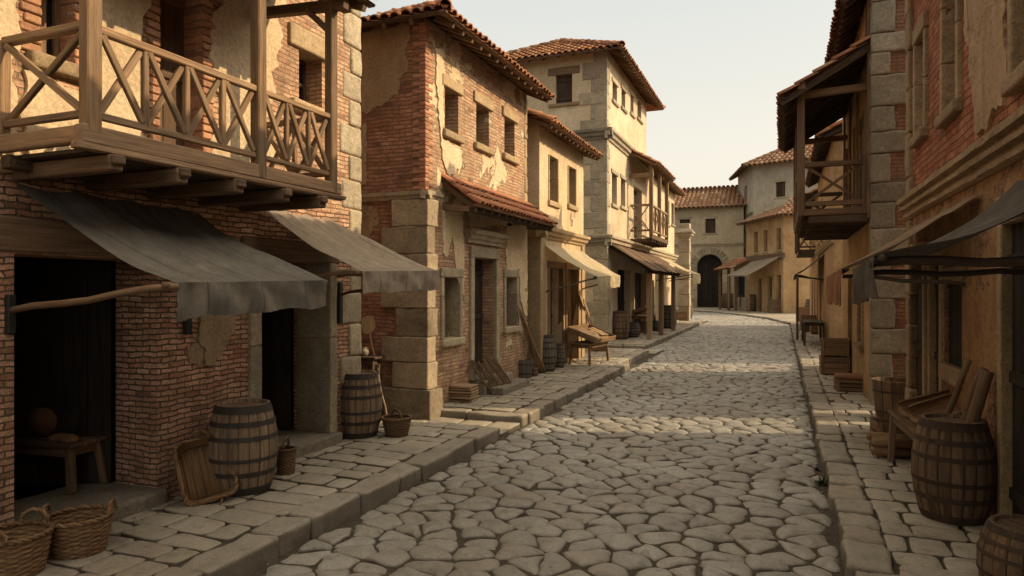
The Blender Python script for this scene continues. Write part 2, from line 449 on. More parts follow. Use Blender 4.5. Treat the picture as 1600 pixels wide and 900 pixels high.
def roof_plane(tm, em, a, b, up, run, rise_v, hipL=0., hipR=0., pitch=.2, course=.36, raft=.5, over=.6, rl=1.2, seg=6):
    """a slope with its eave from a to b; up: horizontal direction uphill; poly trapezoid with hip insets; eave timbers into em"""
    a = V(a); b = V(b); L = (b - a).length; U = (b - a).normalized(); W = (V(up).normalized() * run + V((0, 0, rise_v))); S = W.length; W.normalize()
    tiles(tm, a, U, W, [(0, 0), (L, 0), (L - hipR, S), (hipL, S)], pitch, course, seg=seg)
    N = U.cross(W).normalized()
    if em is not None:
        # boards under the tiles, then rafters with cut tails
        em.add([a + W * .02 - N * .03, b + W * .02 - N * .03, b + W * rl - N * .03 - U * hipR * rl / S, a + W * rl - N * .03 + U * hipL * rl / S], [(0, 1, 2, 3)], [(0, 0), (L, 0), (L, rl), (0, rl)])
        k = int(L / raft)
        for i in range(k + 1):
            u = L * (i + .3) / (k + .6)
            q = rl
            if hipL > 0: q = min(q, u * S / hipL - .1)
            if hipR > 0: q = min(q, (L - u) * S / hipR - .1)
            if q > .15: beam(em, a + U * u + W * .05 - N * .085, a + U * u + W * q - N * .085, .07, .1, .006)
        beam(em, a + W * .06 - N * .03, b + W * .06 - N * .03, .09, .035, .004)

# ------------------------------------------------------------------ stones of road and pavement
def clip(poly, px, py, nx, ny):
    out = []; n = len(poly)
    for i in range(n):
        a = poly[i]; b = poly[(i + 1) % n]; da = (a[0] - px) * nx + (a[1] - py) * ny; db = (b[0] - px) * nx + (b[1] - py) * ny
        if da <= 0: out.append(a)
        if da * db < 0: t = da / (da - db); out.append((a[0] + (b[0] - a[0]) * t, a[1] + (b[1] - a[1]) * t))
    return out
def inset(poly, g):
    n = len(poly); res = poly
    for i in range(n):
        a = poly[i]; b = poly[(i + 1) % n]; dx, dy = b[0] - a[0], b[1] - a[1]; L = math.hypot(dx, dy)
        if L < 1e-6: continue
        nx, ny = dy / L, -dx / L
        res = clip(res, a[0] - nx * g, a[1] - ny * g, nx, ny)
        if len(res) < 3: return []
    return res
def chaikin(p, k=.25, it=1):
    for _ in range(it):
        q = []; n = len(p)
        for i in range(n):
            a = p[i]; b = p[(i + 1) % n]
            q.append((a[0] + (b[0] - a[0]) * k, a[1] + (b[1] - a[1]) * k)); q.append((a[0] + (b[0] - a[0]) * (1 - k), a[1] + (b[1] - a[1]) * (1 - k)))
        p = q
    return p
def resample(p, m):
    n = len(p); L = [0.]
    for i in range(n): L.append(L[-1] + math.dist(p[i], p[(i + 1) % n]))
    out = []; j = 0
    for k in range(m):
        d = L[-1] * k / m
        while L[j + 1] < d: j += 1
        t = (d - L[j]) / max(1e-9, L[j + 1] - L[j]); a = p[j]; b = p[(j + 1) % n]
        out.append((a[0] + (b[0] - a[0]) * t, a[1] + (b[1] - a[1]) * t))
    return out
def stone(mb, poly, z, depth, round_w, dome, zj, tilt, rn=.02, m=20, rag=.012):
    A = sum(poly[i][0] * poly[(i + 1) % len(poly)][1] - poly[(i + 1) % len(poly)][0] * poly[i][1] for i in range(len(poly)))
    if abs(A) < .012: return
    if A < 0: poly = poly[::-1]
    p = resample(poly, m); cx = sum(x for x, y in p) / m; cy = sum(y for x, y in p) / m
    so = rnd.random() * 90; tx, ty = (rnd.random() - .5) * tilt, (rnd.random() - .5) * tilt; dz = (rnd.random() - .5) * zj
    p = [(x + noise.noise(V((x * 6, y * 6, so))) * rag, y + noise.noise(V((x * 6, y * 6, so + 9))) * rag) for x, y in p]
    vs = []; md = sum(math.hypot(x - cx, y - cy) for x, y in p) / m
    rings = [(1.0, -depth), (1.0, -round_w * .9), (1 - round_w * .35 / md, -round_w * .3), (1 - round_w / md, 0), (.55, dome * .75), (.25, dome)]
    for s, h in rings:
        for x, y in p:
            X, Y = cx + (x - cx) * s, cy + (y - cy) * s
            k = noise.noise(V((X * 5, Y * 5, so))) * rn + noise.noise(V((X * 13, Y * 13, so))) * rn * .4 if h > -depth else 0
            vs.append((X, Y, z + h + dz + k + (X - cx) * tx + (Y - cy) * ty))
    nr = len(rings); F = []
    for i in range(nr - 1):
        for k in range(m): F.append((i * m + k, i * m + (k + 1) % m, (i + 1) * m + (k + 1) % m, (i + 1) * m + k))
    vs.append((cx, cy, z + dome + dz)); c = len(vs) - 1
    for k in range(m): F.append(((nr - 1) * m + k, (nr - 1) * m + (k + 1) % m, c))
    mb.add(vs, F, None, rnd.random(), True)
def cobbles(mb, bounds, inside_fn, dx=.43, dy=.33, edges=(), gap=.006, z=0.0, m=20, k=0):
    x0, x1, y0, y1 = bounds; seeds = {}
    nx = int((x1 - x0) / dx) + 2; ny = int((y1 - y0) / dy) + 2
    for j in range(-1, ny):
        rowshift = rnd.random() * dx
        for i in range(-2, nx):
            seeds[(i, j)] = (x0 + i * dx + rowshift + (rnd.random() - .5) * dx * .72, y0 + (j + .5) * dy + (rnd.random() - .5) * dy * .42 + .05 * math.sin(i * .9 + j * .35))
    for (i, j), s in seeds.items():
        if not inside_fn(*s): continue
        poly = [(s[0] - 1, s[1] - 1), (s[0] + 1, s[1] - 1), (s[0] + 1, s[1] + 1), (s[0] - 1, s[1] + 1)]
        for di in range(-4, 5):
            for dj in range(-2, 3):
                q = seeds.get((i + di, j + dj))
                if q is None or (di == 0 and dj == 0): continue
                ddx, ddy = q[0] - s[0], q[1] - s[1]
                if math.hypot(ddx, ddy) > 1.4: continue
                poly = clip(poly, (s[0] + q[0]) / 2, (s[1] + q[1]) / 2, ddx, ddy)
                if len(poly) < 3: break
            if len(poly) < 3: break
        for e in edges:
            if len(poly) >= 3: poly = clip(poly, *e)
        if len(poly) < 3: continue
        poly = inset(poly, gap * .6 + rnd.random() ** 3 * .009)
        if len(poly) < 3: continue
        poly = chaikin(poly, .085 + rnd.random() * .05, 1); poly = chaikin(poly, .25, 1)
        stone(mb, poly, z, .09, .03, .009 + rnd.random() * .010, .022, .06, .014, m, .04)
def flags(mb, x0, x1, y0, y1, z, cmin=.32, cmax=.52, wmin=.35, wmax=.8, skip=None):
    y = y0
    while y < y1 - .05:
        c = min(cmin + rnd.random() * (cmax - cmin), y1 - y)
        if y1 - y - c < .2: c = y1 - y
        x = x0 - rnd.random() * .25
        while x < x1:
            w = wmin + rnd.random() * (wmax - wmin)
            if x1 - x - w < .25: w = x1 - x
            a, b = max(x, x0), min(x + w, x1)
            if b - a > .12:
                j = lambda: (rnd.random() - .5) * .05
                P = [(a + j() * .6, y + j()), (b + j() * .6, y + j()), (b + j() * .6, y + c + j()), (a + j() * .6, y + c + j())]
                P = inset(P, .007 + rnd.random() * .006)
                if len(P) >= 3 and (skip is None or not skip((a + b) / 2, y + c / 2)):
                    stone(mb, chaikin(P, .09, 1), z, .1, .014, .003, .014, .02, .005, 24, .014)
            x += w
        y += c
def kerb_line(mb, x0, x1, y0, y1, z, depth, lmin=.5, lmax=1.0, along='y'):
    y = y0
    while y < y1 - .05:
        l = lmin + rnd.random() * (lmax - lmin)
        if y1 - y - l < .35: l = y1 - y
        g = .012; jx = (rnd.random() - .5) * .04
        c = ((x0 + x1) / 2 + jx, y + l / 2, z - depth / 2 + (rnd.random() - .5) * .012); sz = (x1 - x0 - g, l - g, depth)
        if along == 'x': c = (c[1], c[0], c[2]); sz = (sz[1], sz[0], sz[2])
        rough_block(mb, c, sz, Matrix.Rotation((rnd.random() - .5) * .03, 3, 'Z'), 7, .028, .014, None, 5.)
        y += l
# ------------------------------------------------------------------ things
def kerb_path(mb, pts, w, z, depth, lmin=.5, lmax=1.0):
    for (x0, y0), (x1, y1) in zip(pts, pts[1:]):
        L = math.hypot(x1 - x0, y1 - y0); s = 0; R = Matrix.Rotation(math.atan2(y1 - y0, x1 - x0), 3, 'Z')
        while s < L - .05:
            l = lmin + rnd.random() * (lmax - lmin)
            if L - s - l < .35: l = L - s
            t = (s + l / 2) / L
            c = V((x0 + (x1 - x0) * t, y0 + (y1 - y0) * t, z - depth / 2 + (rnd.random() - .5) * .026)) + R @ V((0, (rnd.random() - .5) * .05, 0))
            rough_block(mb, c, (l - .02, w - .01, depth), R @ Matrix.Rotation((rnd.random() - .5) * .045, 3, 'Z'), 9, .03, .03, None, 4.)
            s += l

def make_barrel(label, loc, h=.9, rb=.33, group=None, rz=0., mats=None, cat='barrel', tub=False):
    wood, iron = mats or (M['barrel'], M['hoop'])
    t = thing('barrel', label, cat, loc, rz, group)
    rad = lambda f: rb * (1 - .24 * (2 * f - 1) ** 2)
    mb = MB(); ns = 20
    for k in range(ns):
        a0 = 2 * PI * k / ns + .012; a1 = 2 * PI * (k + 1) / ns - .012; vs = []; uvs = []; ro = rnd.random() * 9; dr = (rnd.random() - .5) * .006
        zs = [i / 10 for i in range(11)]
        for f in zs:
            for j, a in enumerate((a0, a0 + .02, (a0 + a1) / 2, a1 - .02, a1)):
                r = rad(f) + dr - (.007 if j in (0, 4) else 0); vs.append((r * math.cos(a), r * math.sin(a), f * h)); uvs.append((f * h + ro, j * .025 + ro))
        top = len(vs)
        for j, a in enumerate((a0, a0 + .02, (a0 + a1) / 2, a1 - .02, a1)):
            r = rad(1) - .03; vs.append((r * math.cos(a), r * math.sin(a), h)); uvs.append((ro, ro + j * .02))
        for j, a in enumerate((a0, a0 + .02, (a0 + a1) / 2, a1 - .02, a1)):
            r = rad(1) - .03; vs.append((r * math.cos(a), r * math.sin(a), h - .06)); uvs.append((ro, ro + j * .02))
        F = [(i * 5 + j, i * 5 + j + 1, i * 5 + j + 6, i * 5 + j + 5) for i in range(12) for j in range(4)]
        mb.add(vs, F, uvs, None, True)
    lathe(mb, [(rad(f) - .012, f * h) for f in [i / 10 for i in range(11)]], 24, None, .0, True)
    mb.build('staves', wood, t, False)
    lm = MB(); y = -rb
    while y < rb:
        w = .07 + rnd.random() * .04; r = rad(1) - .028; a, b = max(y, -r + .001), min(y + w - .004, r - .001)
        if b > a:
            P = [(-math.sqrt(r * r - a * a), a), (math.sqrt(r * r - a * a), a)] + [(math.sqrt(max(0, r * r - q * q)), q) for q in ((a + b) / 2, b)] + [(-math.sqrt(max(0, r * r - q * q)), q) for q in (b, (a + b) / 2)]
            zz = h - .035 + rnd.random() * .004
            lm.add([(x, q, zz) for x, q in P], [tuple(range(len(P)))], [(x, q * 1.0) for x, q in P])
        y += w
    lm.build('lid', wood, t, False)
    for f, hw in ((.045, .075), (.24, .05), (.40, .04), (.64, .045), (.80, .05), (.955, .075)):
        hm = MB(); pr = []
        f0, f1 = f - hw / 2 / h, f + hw / 2 / h
        e = .006
        lathe(hm, [(rad(f0) - .004, f0 * h), (rad(f0) + e, f0 * h + .002), (rad(f1) + e, f1 * h - .002), (rad(f1) - .004, f1 * h)], 40, None, None, False)
        hm.build('hoop', iron, t, False)
    return t

def wicker(mb, h, outline, rows, stakes, amp=.007, floor=True, stakes_only=False):
    seg = stakes * 3; prof = []
    for i in range(rows * 3 + 1):
        f = i / (rows * 3); row = i // 3; q = i % 3
        prof.append((f, row, (0, .8, .8)[q] if i < rows * 3 else 0))
    vs = []; uvs = []
    for f, row, bul in prof:
        for k in range(seg):
            a = 2 * PI * k / seg
            x, y = outline(f, a); l = math.hypot(x, y)
            o = amp * math.cos(PI * k / 3 + PI * row) * (1 if bul else .3) + amp * bul * .6
            vs.append((x * (1 + o / l), y * (1 + o / l), f * h)); uvs.append((a * l, f * h))
    F = []; T = []
    for i in range(len(prof) - 1):
        for k in range(seg): F.append((i * seg + k, i * seg + (k + 1) % seg, (i + 1) * seg + (k + 1) % seg, (i + 1) * seg + k))
    if floor: F.append(tuple(range(seg))[::-1])
    base = len(mb.f); mb.add(vs, F, uvs, .5, True)
    rt = [rnd.random() for _ in range(rows + 1)]
    for i in range(len(F)): mb.t[base + i] = min(1, max(0, rt[min(rows, (i // seg) // 3)] * .6 + .4 * rnd.random()))
def twist(mb, pts, r, closed, tw=9., k=2):
    pts = [V(p) for p in pts]; n = len(pts)
    for s in range(k):
        out = []
        for i, p in enumerate(pts):
            d = (pts[(i + 1) % n] - pts[i - 1]) if closed else (pts[min(n - 1, i + 1)] - pts[max(0, i - 1)])
            R = frame(d); a = 2 * PI * (s / k + i / n * tw); out.append(p + R @ V((0, math.cos(a) * r * .75, math.sin(a) * r * .75)))
        tube(mb, out, r * .8, 5, None, closed)
def make_basket(label, loc, r0=.2, r1=.27, h=.3, handles='two', group=None, rz=0, mat=None, cat='basket', tall=False):
    mat = mat or M['wicker']; t = thing('basket', label, cat, loc, rz, group)
    def outl(f, a):
        r = r0 + (r1 - r0) * (f ** .7); return r * math.cos(a), r * math.sin(a)
    mb = MB(); wicker(mb, h, outl, max(8, int(h / .0165)), 17, .006); mb.build('body', mat, t, False)
    rm = MB(); twist(rm, [(r1 * math.cos(2 * PI * i / 64), r1 * math.sin(2 * PI * i / 64), h + .008) for i in range(64)], .014, True, 14); rm.build('rim', mat, t, False)
    if handles == 'two':
        for s in (0, PI):
            hm = MB(); P = []
            for i in range(15):
                a = PI * i / 14; w = .10
                lx = r1 * .985; P.append((math.cos(s) * lx + 0, math.cos(a) * w, h + .012 + math.sin(a) * .095))
            twist(hm, P, .012, False, 4); hm.build('handle', mat, t, False)
    elif handles == 'bow':
        hm = MB(); P = [(0, math.cos(PI * i / 20) * r1 * .98, h + math.sin(PI * i / 20) * h * .48) for i in range(21)]
        twist(hm, P, .012, False, 6); hm.build('handle', mat, t, False)
    return t
def make_tray_basket(label, loc, sx, sy, h, rot, mat=None):
    mat = mat or M['wicker']; t = thing('wicker_tray', label, 'basket', loc)
    t.rotation_euler = rot
    def outl(f, a):
        c, s = math.cos(a), math.sin(a); e = .28; k = .80 + .20 * f
        return (sx / 2 * k * math.copysign(abs(c) ** e, c), sy / 2 * k * math.copysign(abs(s) ** e, s))
    mb = MB(); wicker(mb, h, outl, 9, 40, .006); mb.build('body', mat, t, False)
    fl = MB()
    for i in range(26):
        y = -sy * .4 + sy * .8 * i / 25; tube(fl, [(-sx * .4, y, .012), (0, y, .012 + .004 * (-1) ** i), (sx * .4, y, .012)], .011, 5)
    fl.build('floor', mat, t, False)
    rm = MB(); twist(rm, [(*outl(1, 2 * PI * i / 90), h + .004) for i in range(90)], .015, True, 20); rm.build('rim', mat, t, False)
    for s in (-1, 1):
        hm = MB(); twist(hm, [(s * (sx / 2 + .012 + .06 * math.sin(PI * i / 12)), math.cos(PI * i / 12) * .08, h) for i in range(13)], .011, False, 4); hm.build('handle', mat, t, False)
    return t
def make_crate(label, loc, sx, sy, h, rz=0, group=None, slats=3, mat=None, top=False):
    mat = mat or M['crate']; t = thing('crate', label, 'crate', loc, rz, group)
    sw = h / slats
    for ax, s in ((0, -1), (0, 1), (1, -1), (1, 1)):
        mb = MB()
        for i in range(slats):
            z = sw * (i + .5) + .006
            if ax == 0: box(mb, (0, s * sy / 2, z), (sx, .018, sw - .02), None, .004, .004)
            else: box(mb, (s * sx / 2, 0, z), (.018, sy - .03, sw - .02), None, .004, .004)
        mb.build('side_panel', mat, t, False)
    for x in (-1, 1):
        for y in (-1, 1):
            mb = MB(); box(mb, (x * (sx / 2 - .035), y * (sy / 2 + .016), h / 2), (.06, .022, h + .01), None, .004, .002); mb.build('corner_batten', mat, t, False)
    mb = MB(); box(mb, (0, 0, .02), (sx - .03, sy - .03, .02), None, .003)
    mb.build('base_board', mat, t, False)
    if top:
        mb = MB()
        for i in range(4): box(mb, (0, -sy / 2 + sy * (i + .5) / 4, h + .018), (sx + .03, sy / 4 - .008, .02), None, .004, .003)
        mb.build('lid', mat, t, False)
    return t
def make_table(label, loc, L, W, h, rz=0, mat=None, name='table', cat='table', leg=.065, slope=0., splay=.04):
    mat = mat or M['wood_dark']; t = thing(name, label, cat, loc, rz)
    mb = MB(); n = 3
    for i in range(n): box(mb, (0, -W / 2 + W * (i + .5) / n, h - .02), (L, W / n - .006, .04), None, .006, .004)
    mb.build('tabletop', mat, t, False)
    ap = MB()
    for s in (-1, 1): beam(ap, (-L / 2 + .08, s * (W / 2 - .05), h - .09), (L / 2 - .08, s * (W / 2 - .05), h - .09), .025, .09)
    for s in (-1, 1): beam(ap, (s * (L / 2 - .09), -W / 2 + .06, h - .09), (s * (L / 2 - .09), W / 2 - .06, h - .09), .025, .09)
    ap.build('apron', mat, t, False)
    for x in (-1, 1):
        for y in (-1, 1):
            lm = MB(); beam(lm, (x * (L / 2 - .06 + splay), y * (W / 2 - .05 + splay * .5), 0), (x * (L / 2 - .08), y * (W / 2 - .06), h - .04), leg, leg, .006, .003)
            lm.build('leg', mat, t, False)
    return t
def make_stick(name, label, cat, p0, p1, r=.02, mat=None, n=7, bend=.02, group=None, taper=1.0):
    mat = mat or M['wood_pale']; p0 = V(p0); p1 = V(p1)
    t_ = MB(); so = rnd.random() * 40
    pts = [p0.lerp(p1, i / n) + V((noise.noise(V((i * .7, so, 0))), noise.noise(V((i * .7, so, 5))), 0)) * bend * (0 if i in (0, n) else 1) for i in range(n + 1)]
    tube(t_, pts, [r * (1 - (1 - taper) * i / n) for i in range(n + 1)], 8, None, False, True, .12)
    o = t_.build(name, mat); return tag(o, label, cat, group)
def make_plank(name, label, cat, p0, p1, w, th, up=(1, 0, 0), mat=None, group=None):
    mb = MB(); beam(mb, p0, p1, w, th, .005, .004, up); o = mb.build(name, mat or M['wood_pale']); return tag(o, label, cat, group)

def make_awning(label, wallpts, outer, val, sag, mat, arms=(), bar=True, nu=26, nv=16, over=.0, ragged=.012, group=None, pole_mat=None, seed=1., poke=.06, brackets=(), vmat=None):
    """wallpts: two points on the wall (near, far); outer: the two outer corners; val: depth of the hanging edge"""
    a, b = V(wallpts[0]), V(wallpts[1]); c, d = V(outer[0]), V(outer[1])
    t = thing('awning', label, 'awning', ((a + b) / 2), 0, group)
    up = MB(); vs = []; uvs = []
    Lw = ((b - a).length + (d - c).length) / 2; Lr = (c - a).length
    for j in range(nv + 1):
        g = j / nv
        for i in range(nu + 1):
            f = i / nu
            p = a.lerp(b, f).lerp(c.lerp(d, f), g)
            ed = 1 - .45 * math.sin(PI * f)
            p.z -= sag * math.sin(PI * g ** .9) * (1.15 - .5 * abs(2 * f - 1))
            p.z += (noise.noise(V((f * 5 + seed, g * 1.2, seed))) * .10 + noise.noise(V((f * 13 + seed + g * 2.5, g * 1.0, 3))) * .04) * math.sin(PI * min(1, g * .95 + .05))
            p.z -= .03 * (1 - g) * abs(math.sin(f * PI * 3.5)) if g < .25 else 0
            p = p + (d - c).normalized() * ((noise.noise(V((g * 4, seed + (f > .5) * 7, 1))) * .03) if i in (0, nu) else 0)
            vs.append(p); uvs.append((g * Lr, f * Lw))
    F = [(j * (nu + 1) + i, j * (nu + 1) + i + 1, (j + 1) * (nu + 1) + i + 1, (j + 1) * (nu + 1) + i) for j in range(nv) for i in range(nu)]
    up.add(vs, F, uvs, .5, True); up.build('canopy', mat, t)
    if val > 0:
        vm = MB(); vs = []; uvs = []; k = 8; nf = nu * 3
        out = ((c + d) / 2 - (a + b) / 2); out.z = 0; out.normalize()
        for j in range(k + 1):
            g = j / k
            for i in range(nf + 1):
                f = i / nf; p = c.lerp(d, f)
                ii = f * nu; i0 = min(nu - 1, int(ii)); q = V(up.v[nv * (nu + 1) + i0]).lerp(V(up.v[nv * (nu + 1) + i0 + 1]), ii - i0)
                w = noise.noise(V((f * Lw * 5 + seed, g * .8, seed))) * .06 + noise.noise(V((f * Lw * 14 + seed, g * .6, seed + 4))) * .025
                p = q + out * (w * min(1, g * 2.2) + .012) + V((0, 0, -val * g * (1 + .16 * noise.noise(V((f * 5, seed, 2))))))
                if j == k: p.z += noise.noise(V((f * Lw * 22, seed, 8))) * ragged + abs(noise.noise(V((f * Lw * 60, seed, 8)))) * ragged * .7
                vs.append(p); uvs.append((g * val + Lr, f * Lw))
        F = [(j * (nf + 1) + i, j * (nf + 1) + i + 1, (j + 1) * (nf + 1) + i + 1, (j + 1) * (nf + 1) + i) for j in range(k) for i in range(nf)]
        vm.add(vs, F, uvs, .5, True); vm.build('valance', vmat or mat, t)
    pm = pole_mat or M['pole']
    if bar:
        m = MB(); e = (d - c).normalized() * poke; z = V((0, 0, -.04)) + ((a + b) / 2 - (c + d) / 2).normalized() * .045; tube(m, [c - e + z, c.lerp(d, .33) + z * 1.3, c.lerp(d, .66) + z * 1.2, d + e + z], .024, 8, None, False, True, .1); m.build('front_pole', pm, t)
    for p, q, r in arms:
        p = V(p); q = V(q); m = MB(); tube(m, [p.lerp(q, i / 6) + V((0, 0, .012 * math.sin(i * 1.7))) for i in range(7)], r, 8, None, False, True, .12); m.build('arm', pm, t)
    for p, s in brackets:
        m = MB(); box(m, p, s, None, .006); m.build('bracket', M['iron'], t)
    return t

def window(house, w, u0, u1, z0, z1, depth=.28, style='shutter', lintel=None, sill=None, mat=None, lmat=None, over=.12, frame=None, lh=.17, sh=.13, name='window', proud=.05):
    """fill an opening of wall w"""
    mat = mat or M['wood_dark']; pm = MB()
    if style == 'stone':
        z = z0
        while z < z1 - .02:
            q = min(z + .22 + rnd.random() * .12, z1); w.block(pm, u0 + .005, u1 - .005, z + .004, q - .004, -depth - .08, -depth + .02, .015, .008, 4); z = q
        o = pm.build(name, M['stone_grey'], house)
    elif style == 'glass':
        w.box(pm, u0, u1, z0, z1, -depth - .02, -depth, 0, 0, .5); o = pm.build(name, M['glass'], house)
        fm = MB(); t = .045
        for a, b, c, d in ((u0, u0 + t, z0, z1), (u1 - t, u1, z0, z1), (u0 + t, u1 - t, z0, z0 + t), (u0 + t, u1 - t, z1 - t, z1), ((u0 + u1) / 2 - t * .6, (u0 + u1) / 2 + t * .6, z0 + t, z1 - t), (u0 + t, u1 - t, (z0 + z1) / 2 - .02, (z0 + z1) / 2 + .02)):
            w.box(fm, a, b, c, d, -depth + .002, -depth + .05, .005)
        fm.build('frame', mat, o)
        lm = MB(); s = .055; n = int((u1 - u0 + z1 - z0) / s)
        for k in range(n):
            for sg in (0, 1):
                a = k * s; P = []
                p0 = (max(0, a - (z1 - z0)), min(a, z1 - z0)); p1 = (min(a, u1 - u0), max(0, a - (u1 - u0)))
                if sg: p0 = (u1 - u0 - p0[0], p0[1]); p1 = (u1 - u0 - p1[0], p1[1])
                tube(lm, [w.pt(u0 + p0[0], z0 + p0[1], -depth + .006), w.pt(u0 + p1[0], z0 + p1[1], -depth + .006)], .0035, 4)
        lm.build('lattice', M['iron'], o)
    else:
        n = max(2, int((u1 - u0) / .16))
        for i in range(n): w.box(pm, u0 + (u1 - u0) * i / n + .002, u0 + (u1 - u0) * (i + 1) / n - .002, z0, z1, -depth - .03, -depth + rnd.random() * .006, .005)
        if style == 'shutter':
            for f in (.18, .8): w.box(pm, u0 + .02, u1 - .02, z0 + (z1 - z0) * f - .04, z0 + (z1 - z0) * f + .04, -depth + .007, -depth + .028, .004)
        o = pm.build(name, mat, house)
    lmat = lmat or M['stone']
    if lintel:
        m = MB(); w.block(m, u0 - over, u1 + over, z1 - .004, z1 + lh, -depth * .8, proud, .02, .012, 7); m.build('lintel', lmat, o)
    if sill:
        m = MB(); w.block(m, u0 - over * .9, u1 + over * .9, z0 - sh, z0 + .004, -depth * .8, proud + .035, .02, .012, 7); m.build('sill', lmat, o)
    if frame:
        for a, b in ((u0 - frame, u0 + .004), (u1 - .004, u1 + frame)):
            m = MB(); z = z0
            while z < z1 - .05:
                q = z + .5 + rnd.random() * .35
                if z1 - q < .3: q = z1
                w.block(m, a, b, z + .003, q - .003, -depth * .8, proud * .8, .015, .007, 5); z = q
            m.build('jamb', lmat, o)
    return o
def quoins(house, w, corner_u, z0, z1, other, ln=(.5, .32), hh=(.3, .42), proud=.025, mat=None, side=1, odepth=None):
    """corner stones on wall w at u=corner_u (side=+1: corner at the end of the wall); they return `odepth` onto the other face"""
    m = MB(); z = z0; k = 0
    while z < z1 - .05:
        q = z + hh[0] + rnd.random() * (hh[1] - hh[0])
        if z1 - q < hh[0] * .6: q = z1
        l = ln[k % 2] * (1 + (rnd.random() - .5) * .2); d = ln[(k + 1) % 2] * (1 + (rnd.random() - .5) * .2) if odepth is None else odepth
        a, b = (corner_u - l, corner_u + proud) if side > 0 else (corner_u - proud, corner_u + l)
        pr = proud + (rnd.random() - .5) * .012
        w.block(m, a, b, z + .004, q - .004, -d, pr, .028, .014, 7)
        z = q; k += 1
    return m.build('corner_stonework', mat or M['stone'], house)
def cornice(house, w, u0, u1, z, prof, mat, name='cornice', ret=0.0):
    """running moulding: prof = list of (height from z, projection); returns around the start by ret"""
    m = MB(); n = max(1, int((u1 - u0) / .22)); vs = []; uvs = []
    P = [(0, 0)] + [(h, o) for h, o in prof] + [(prof[-1][0], -.02)]
    P = [(0., -.02)] + [(h, o) for h, o in prof] + [(prof[-1][0], -.02)]
    for i in range(n + 1):
        u = u0 + (u1 - u0) * i / n
        for j, (h, o) in enumerate(P):
            k = noise.noise(V((u * 4, h * 9, u0))) * .012 + noise.noise(V((u * 14, h * 20, u0))) * .006
            vs.append(w.pt(u, z + h + k * .6, o + k)); uvs.append((u, h * 2))
    np_ = len(P); F = [(i * np_ + j, (i + 1) * np_ + j, (i + 1) * np_ + j + 1, i * np_ + j + 1) for i in range(n) for j in range(np_ - 1)]
    F += [tuple(range(np_)), tuple(n * np_ + j for j in range(np_))[::-1]]
    m.add(vs, F, uvs, None); return m.build(name, mat, house)
def room(house, w, u0, u1, z0, z1, d0, d1, mat, name='interior'):
    m = MB(); p = w.pt
    for a in (((u0, z0, d1), (u1, z0, d1), (u1, z1, d1), (u0, z1, d1)), ((u0, z0, d0), (u0, z0, d1), (u0, z1, d1), (u0, z1, d0)), ((u1, z0, d0), (u1, z1, d0), (u1, z1, d1), (u1, z0, d1)),
              ((u0, z1, d0), (u0, z1, d1), (u1, z1, d1), (u1, z1, d0)), ((u0, z0, d0), (u1, z0, d0), (u1, z0, d1), (u0, z0, d1))):
        m.add([p(u, z, -d) for u, z, d in a], [(0, 1, 2, 3)], [(u, z + d) for u, z, d in a])
    return m.build(name, mat, house)
def door_leaf(house, w, u0, u1, z0, z1, off, mat=None, ang=0., name='door'):
    m = MB(); n = max(2, int((u1 - u0) / .2))
    Rz = Matrix.Rotation(ang, 3, 'Z'); hinge = w.pt(u0, 0, off)
    def P(u, z, o): q = w.d * (u - u0) + w.n * o; q = Rz @ q; return hinge + q + V((0, 0, z))
    R = Rz @ w.R
    for i in range(n):
        a = u0 + (u1 - u0) * i / n; b = u0 + (u1 - u0) * (i + 1) / n
        box(m, P((a + b) / 2, (z0 + z1) / 2, 0), (b - a - .006, .035, z1 - z0), R, .006)
    for f in (.12, .5, .88):
        box(m, P((u0 + u1) / 2, z0 + (z1 - z0) * f, .03), (u1 - u0 - .03, .03, .1), R, .006)
    return m.build(name, mat or M['wood_dark'], house)
def xrail(bal, p0, p1, zb, zt, bays, mat, th=.05, posts=True):
    """balustrade panel with crossed braces between p0 and p1"""
    p0 = V((p0[0], p0[1], 0)); p1 = V((p1[0], p1[1], 0)); up = V((0, 0, 1)); d = (p1 - p0).normalized(); n = V((d.y, -d.x, 0))
    m = MB(); beam(m, p0 + up * zt, p1 + up * zt, th * 1.35, th * 1.15); m.build('handrail', mat, bal)
    m = MB(); beam(m, p0 + up * zb, p1 + up * zb, th, th * 1.1); m.build('bottom_rail', mat, bal)
    for i in range(bays):
        a = p0.lerp(p1, i / bays); b = p0.lerp(p1, (i + 1) / bays); e = d * th * .5
        for s, (q0, q1) in enumerate(((zb, zt), (zt, zb))):
            m = MB(); o = n * (.012 * (1 if s else -1)); beam(m, a + e + up * (q0 + (.03 if q0 == zb else -.03)) + o, b - e + up * (q1 + (.03 if q1 == zb else -.03)) + o, .035, .05, .005, .002); m.build('cross_brace', mat, bal)
        if i and posts:
            m = MB(); beam(m, a + up * zb, a + up * zt, th * .95, th * .95, .006, .002, (1, 0, 0)); m.build('baluster', mat, bal)
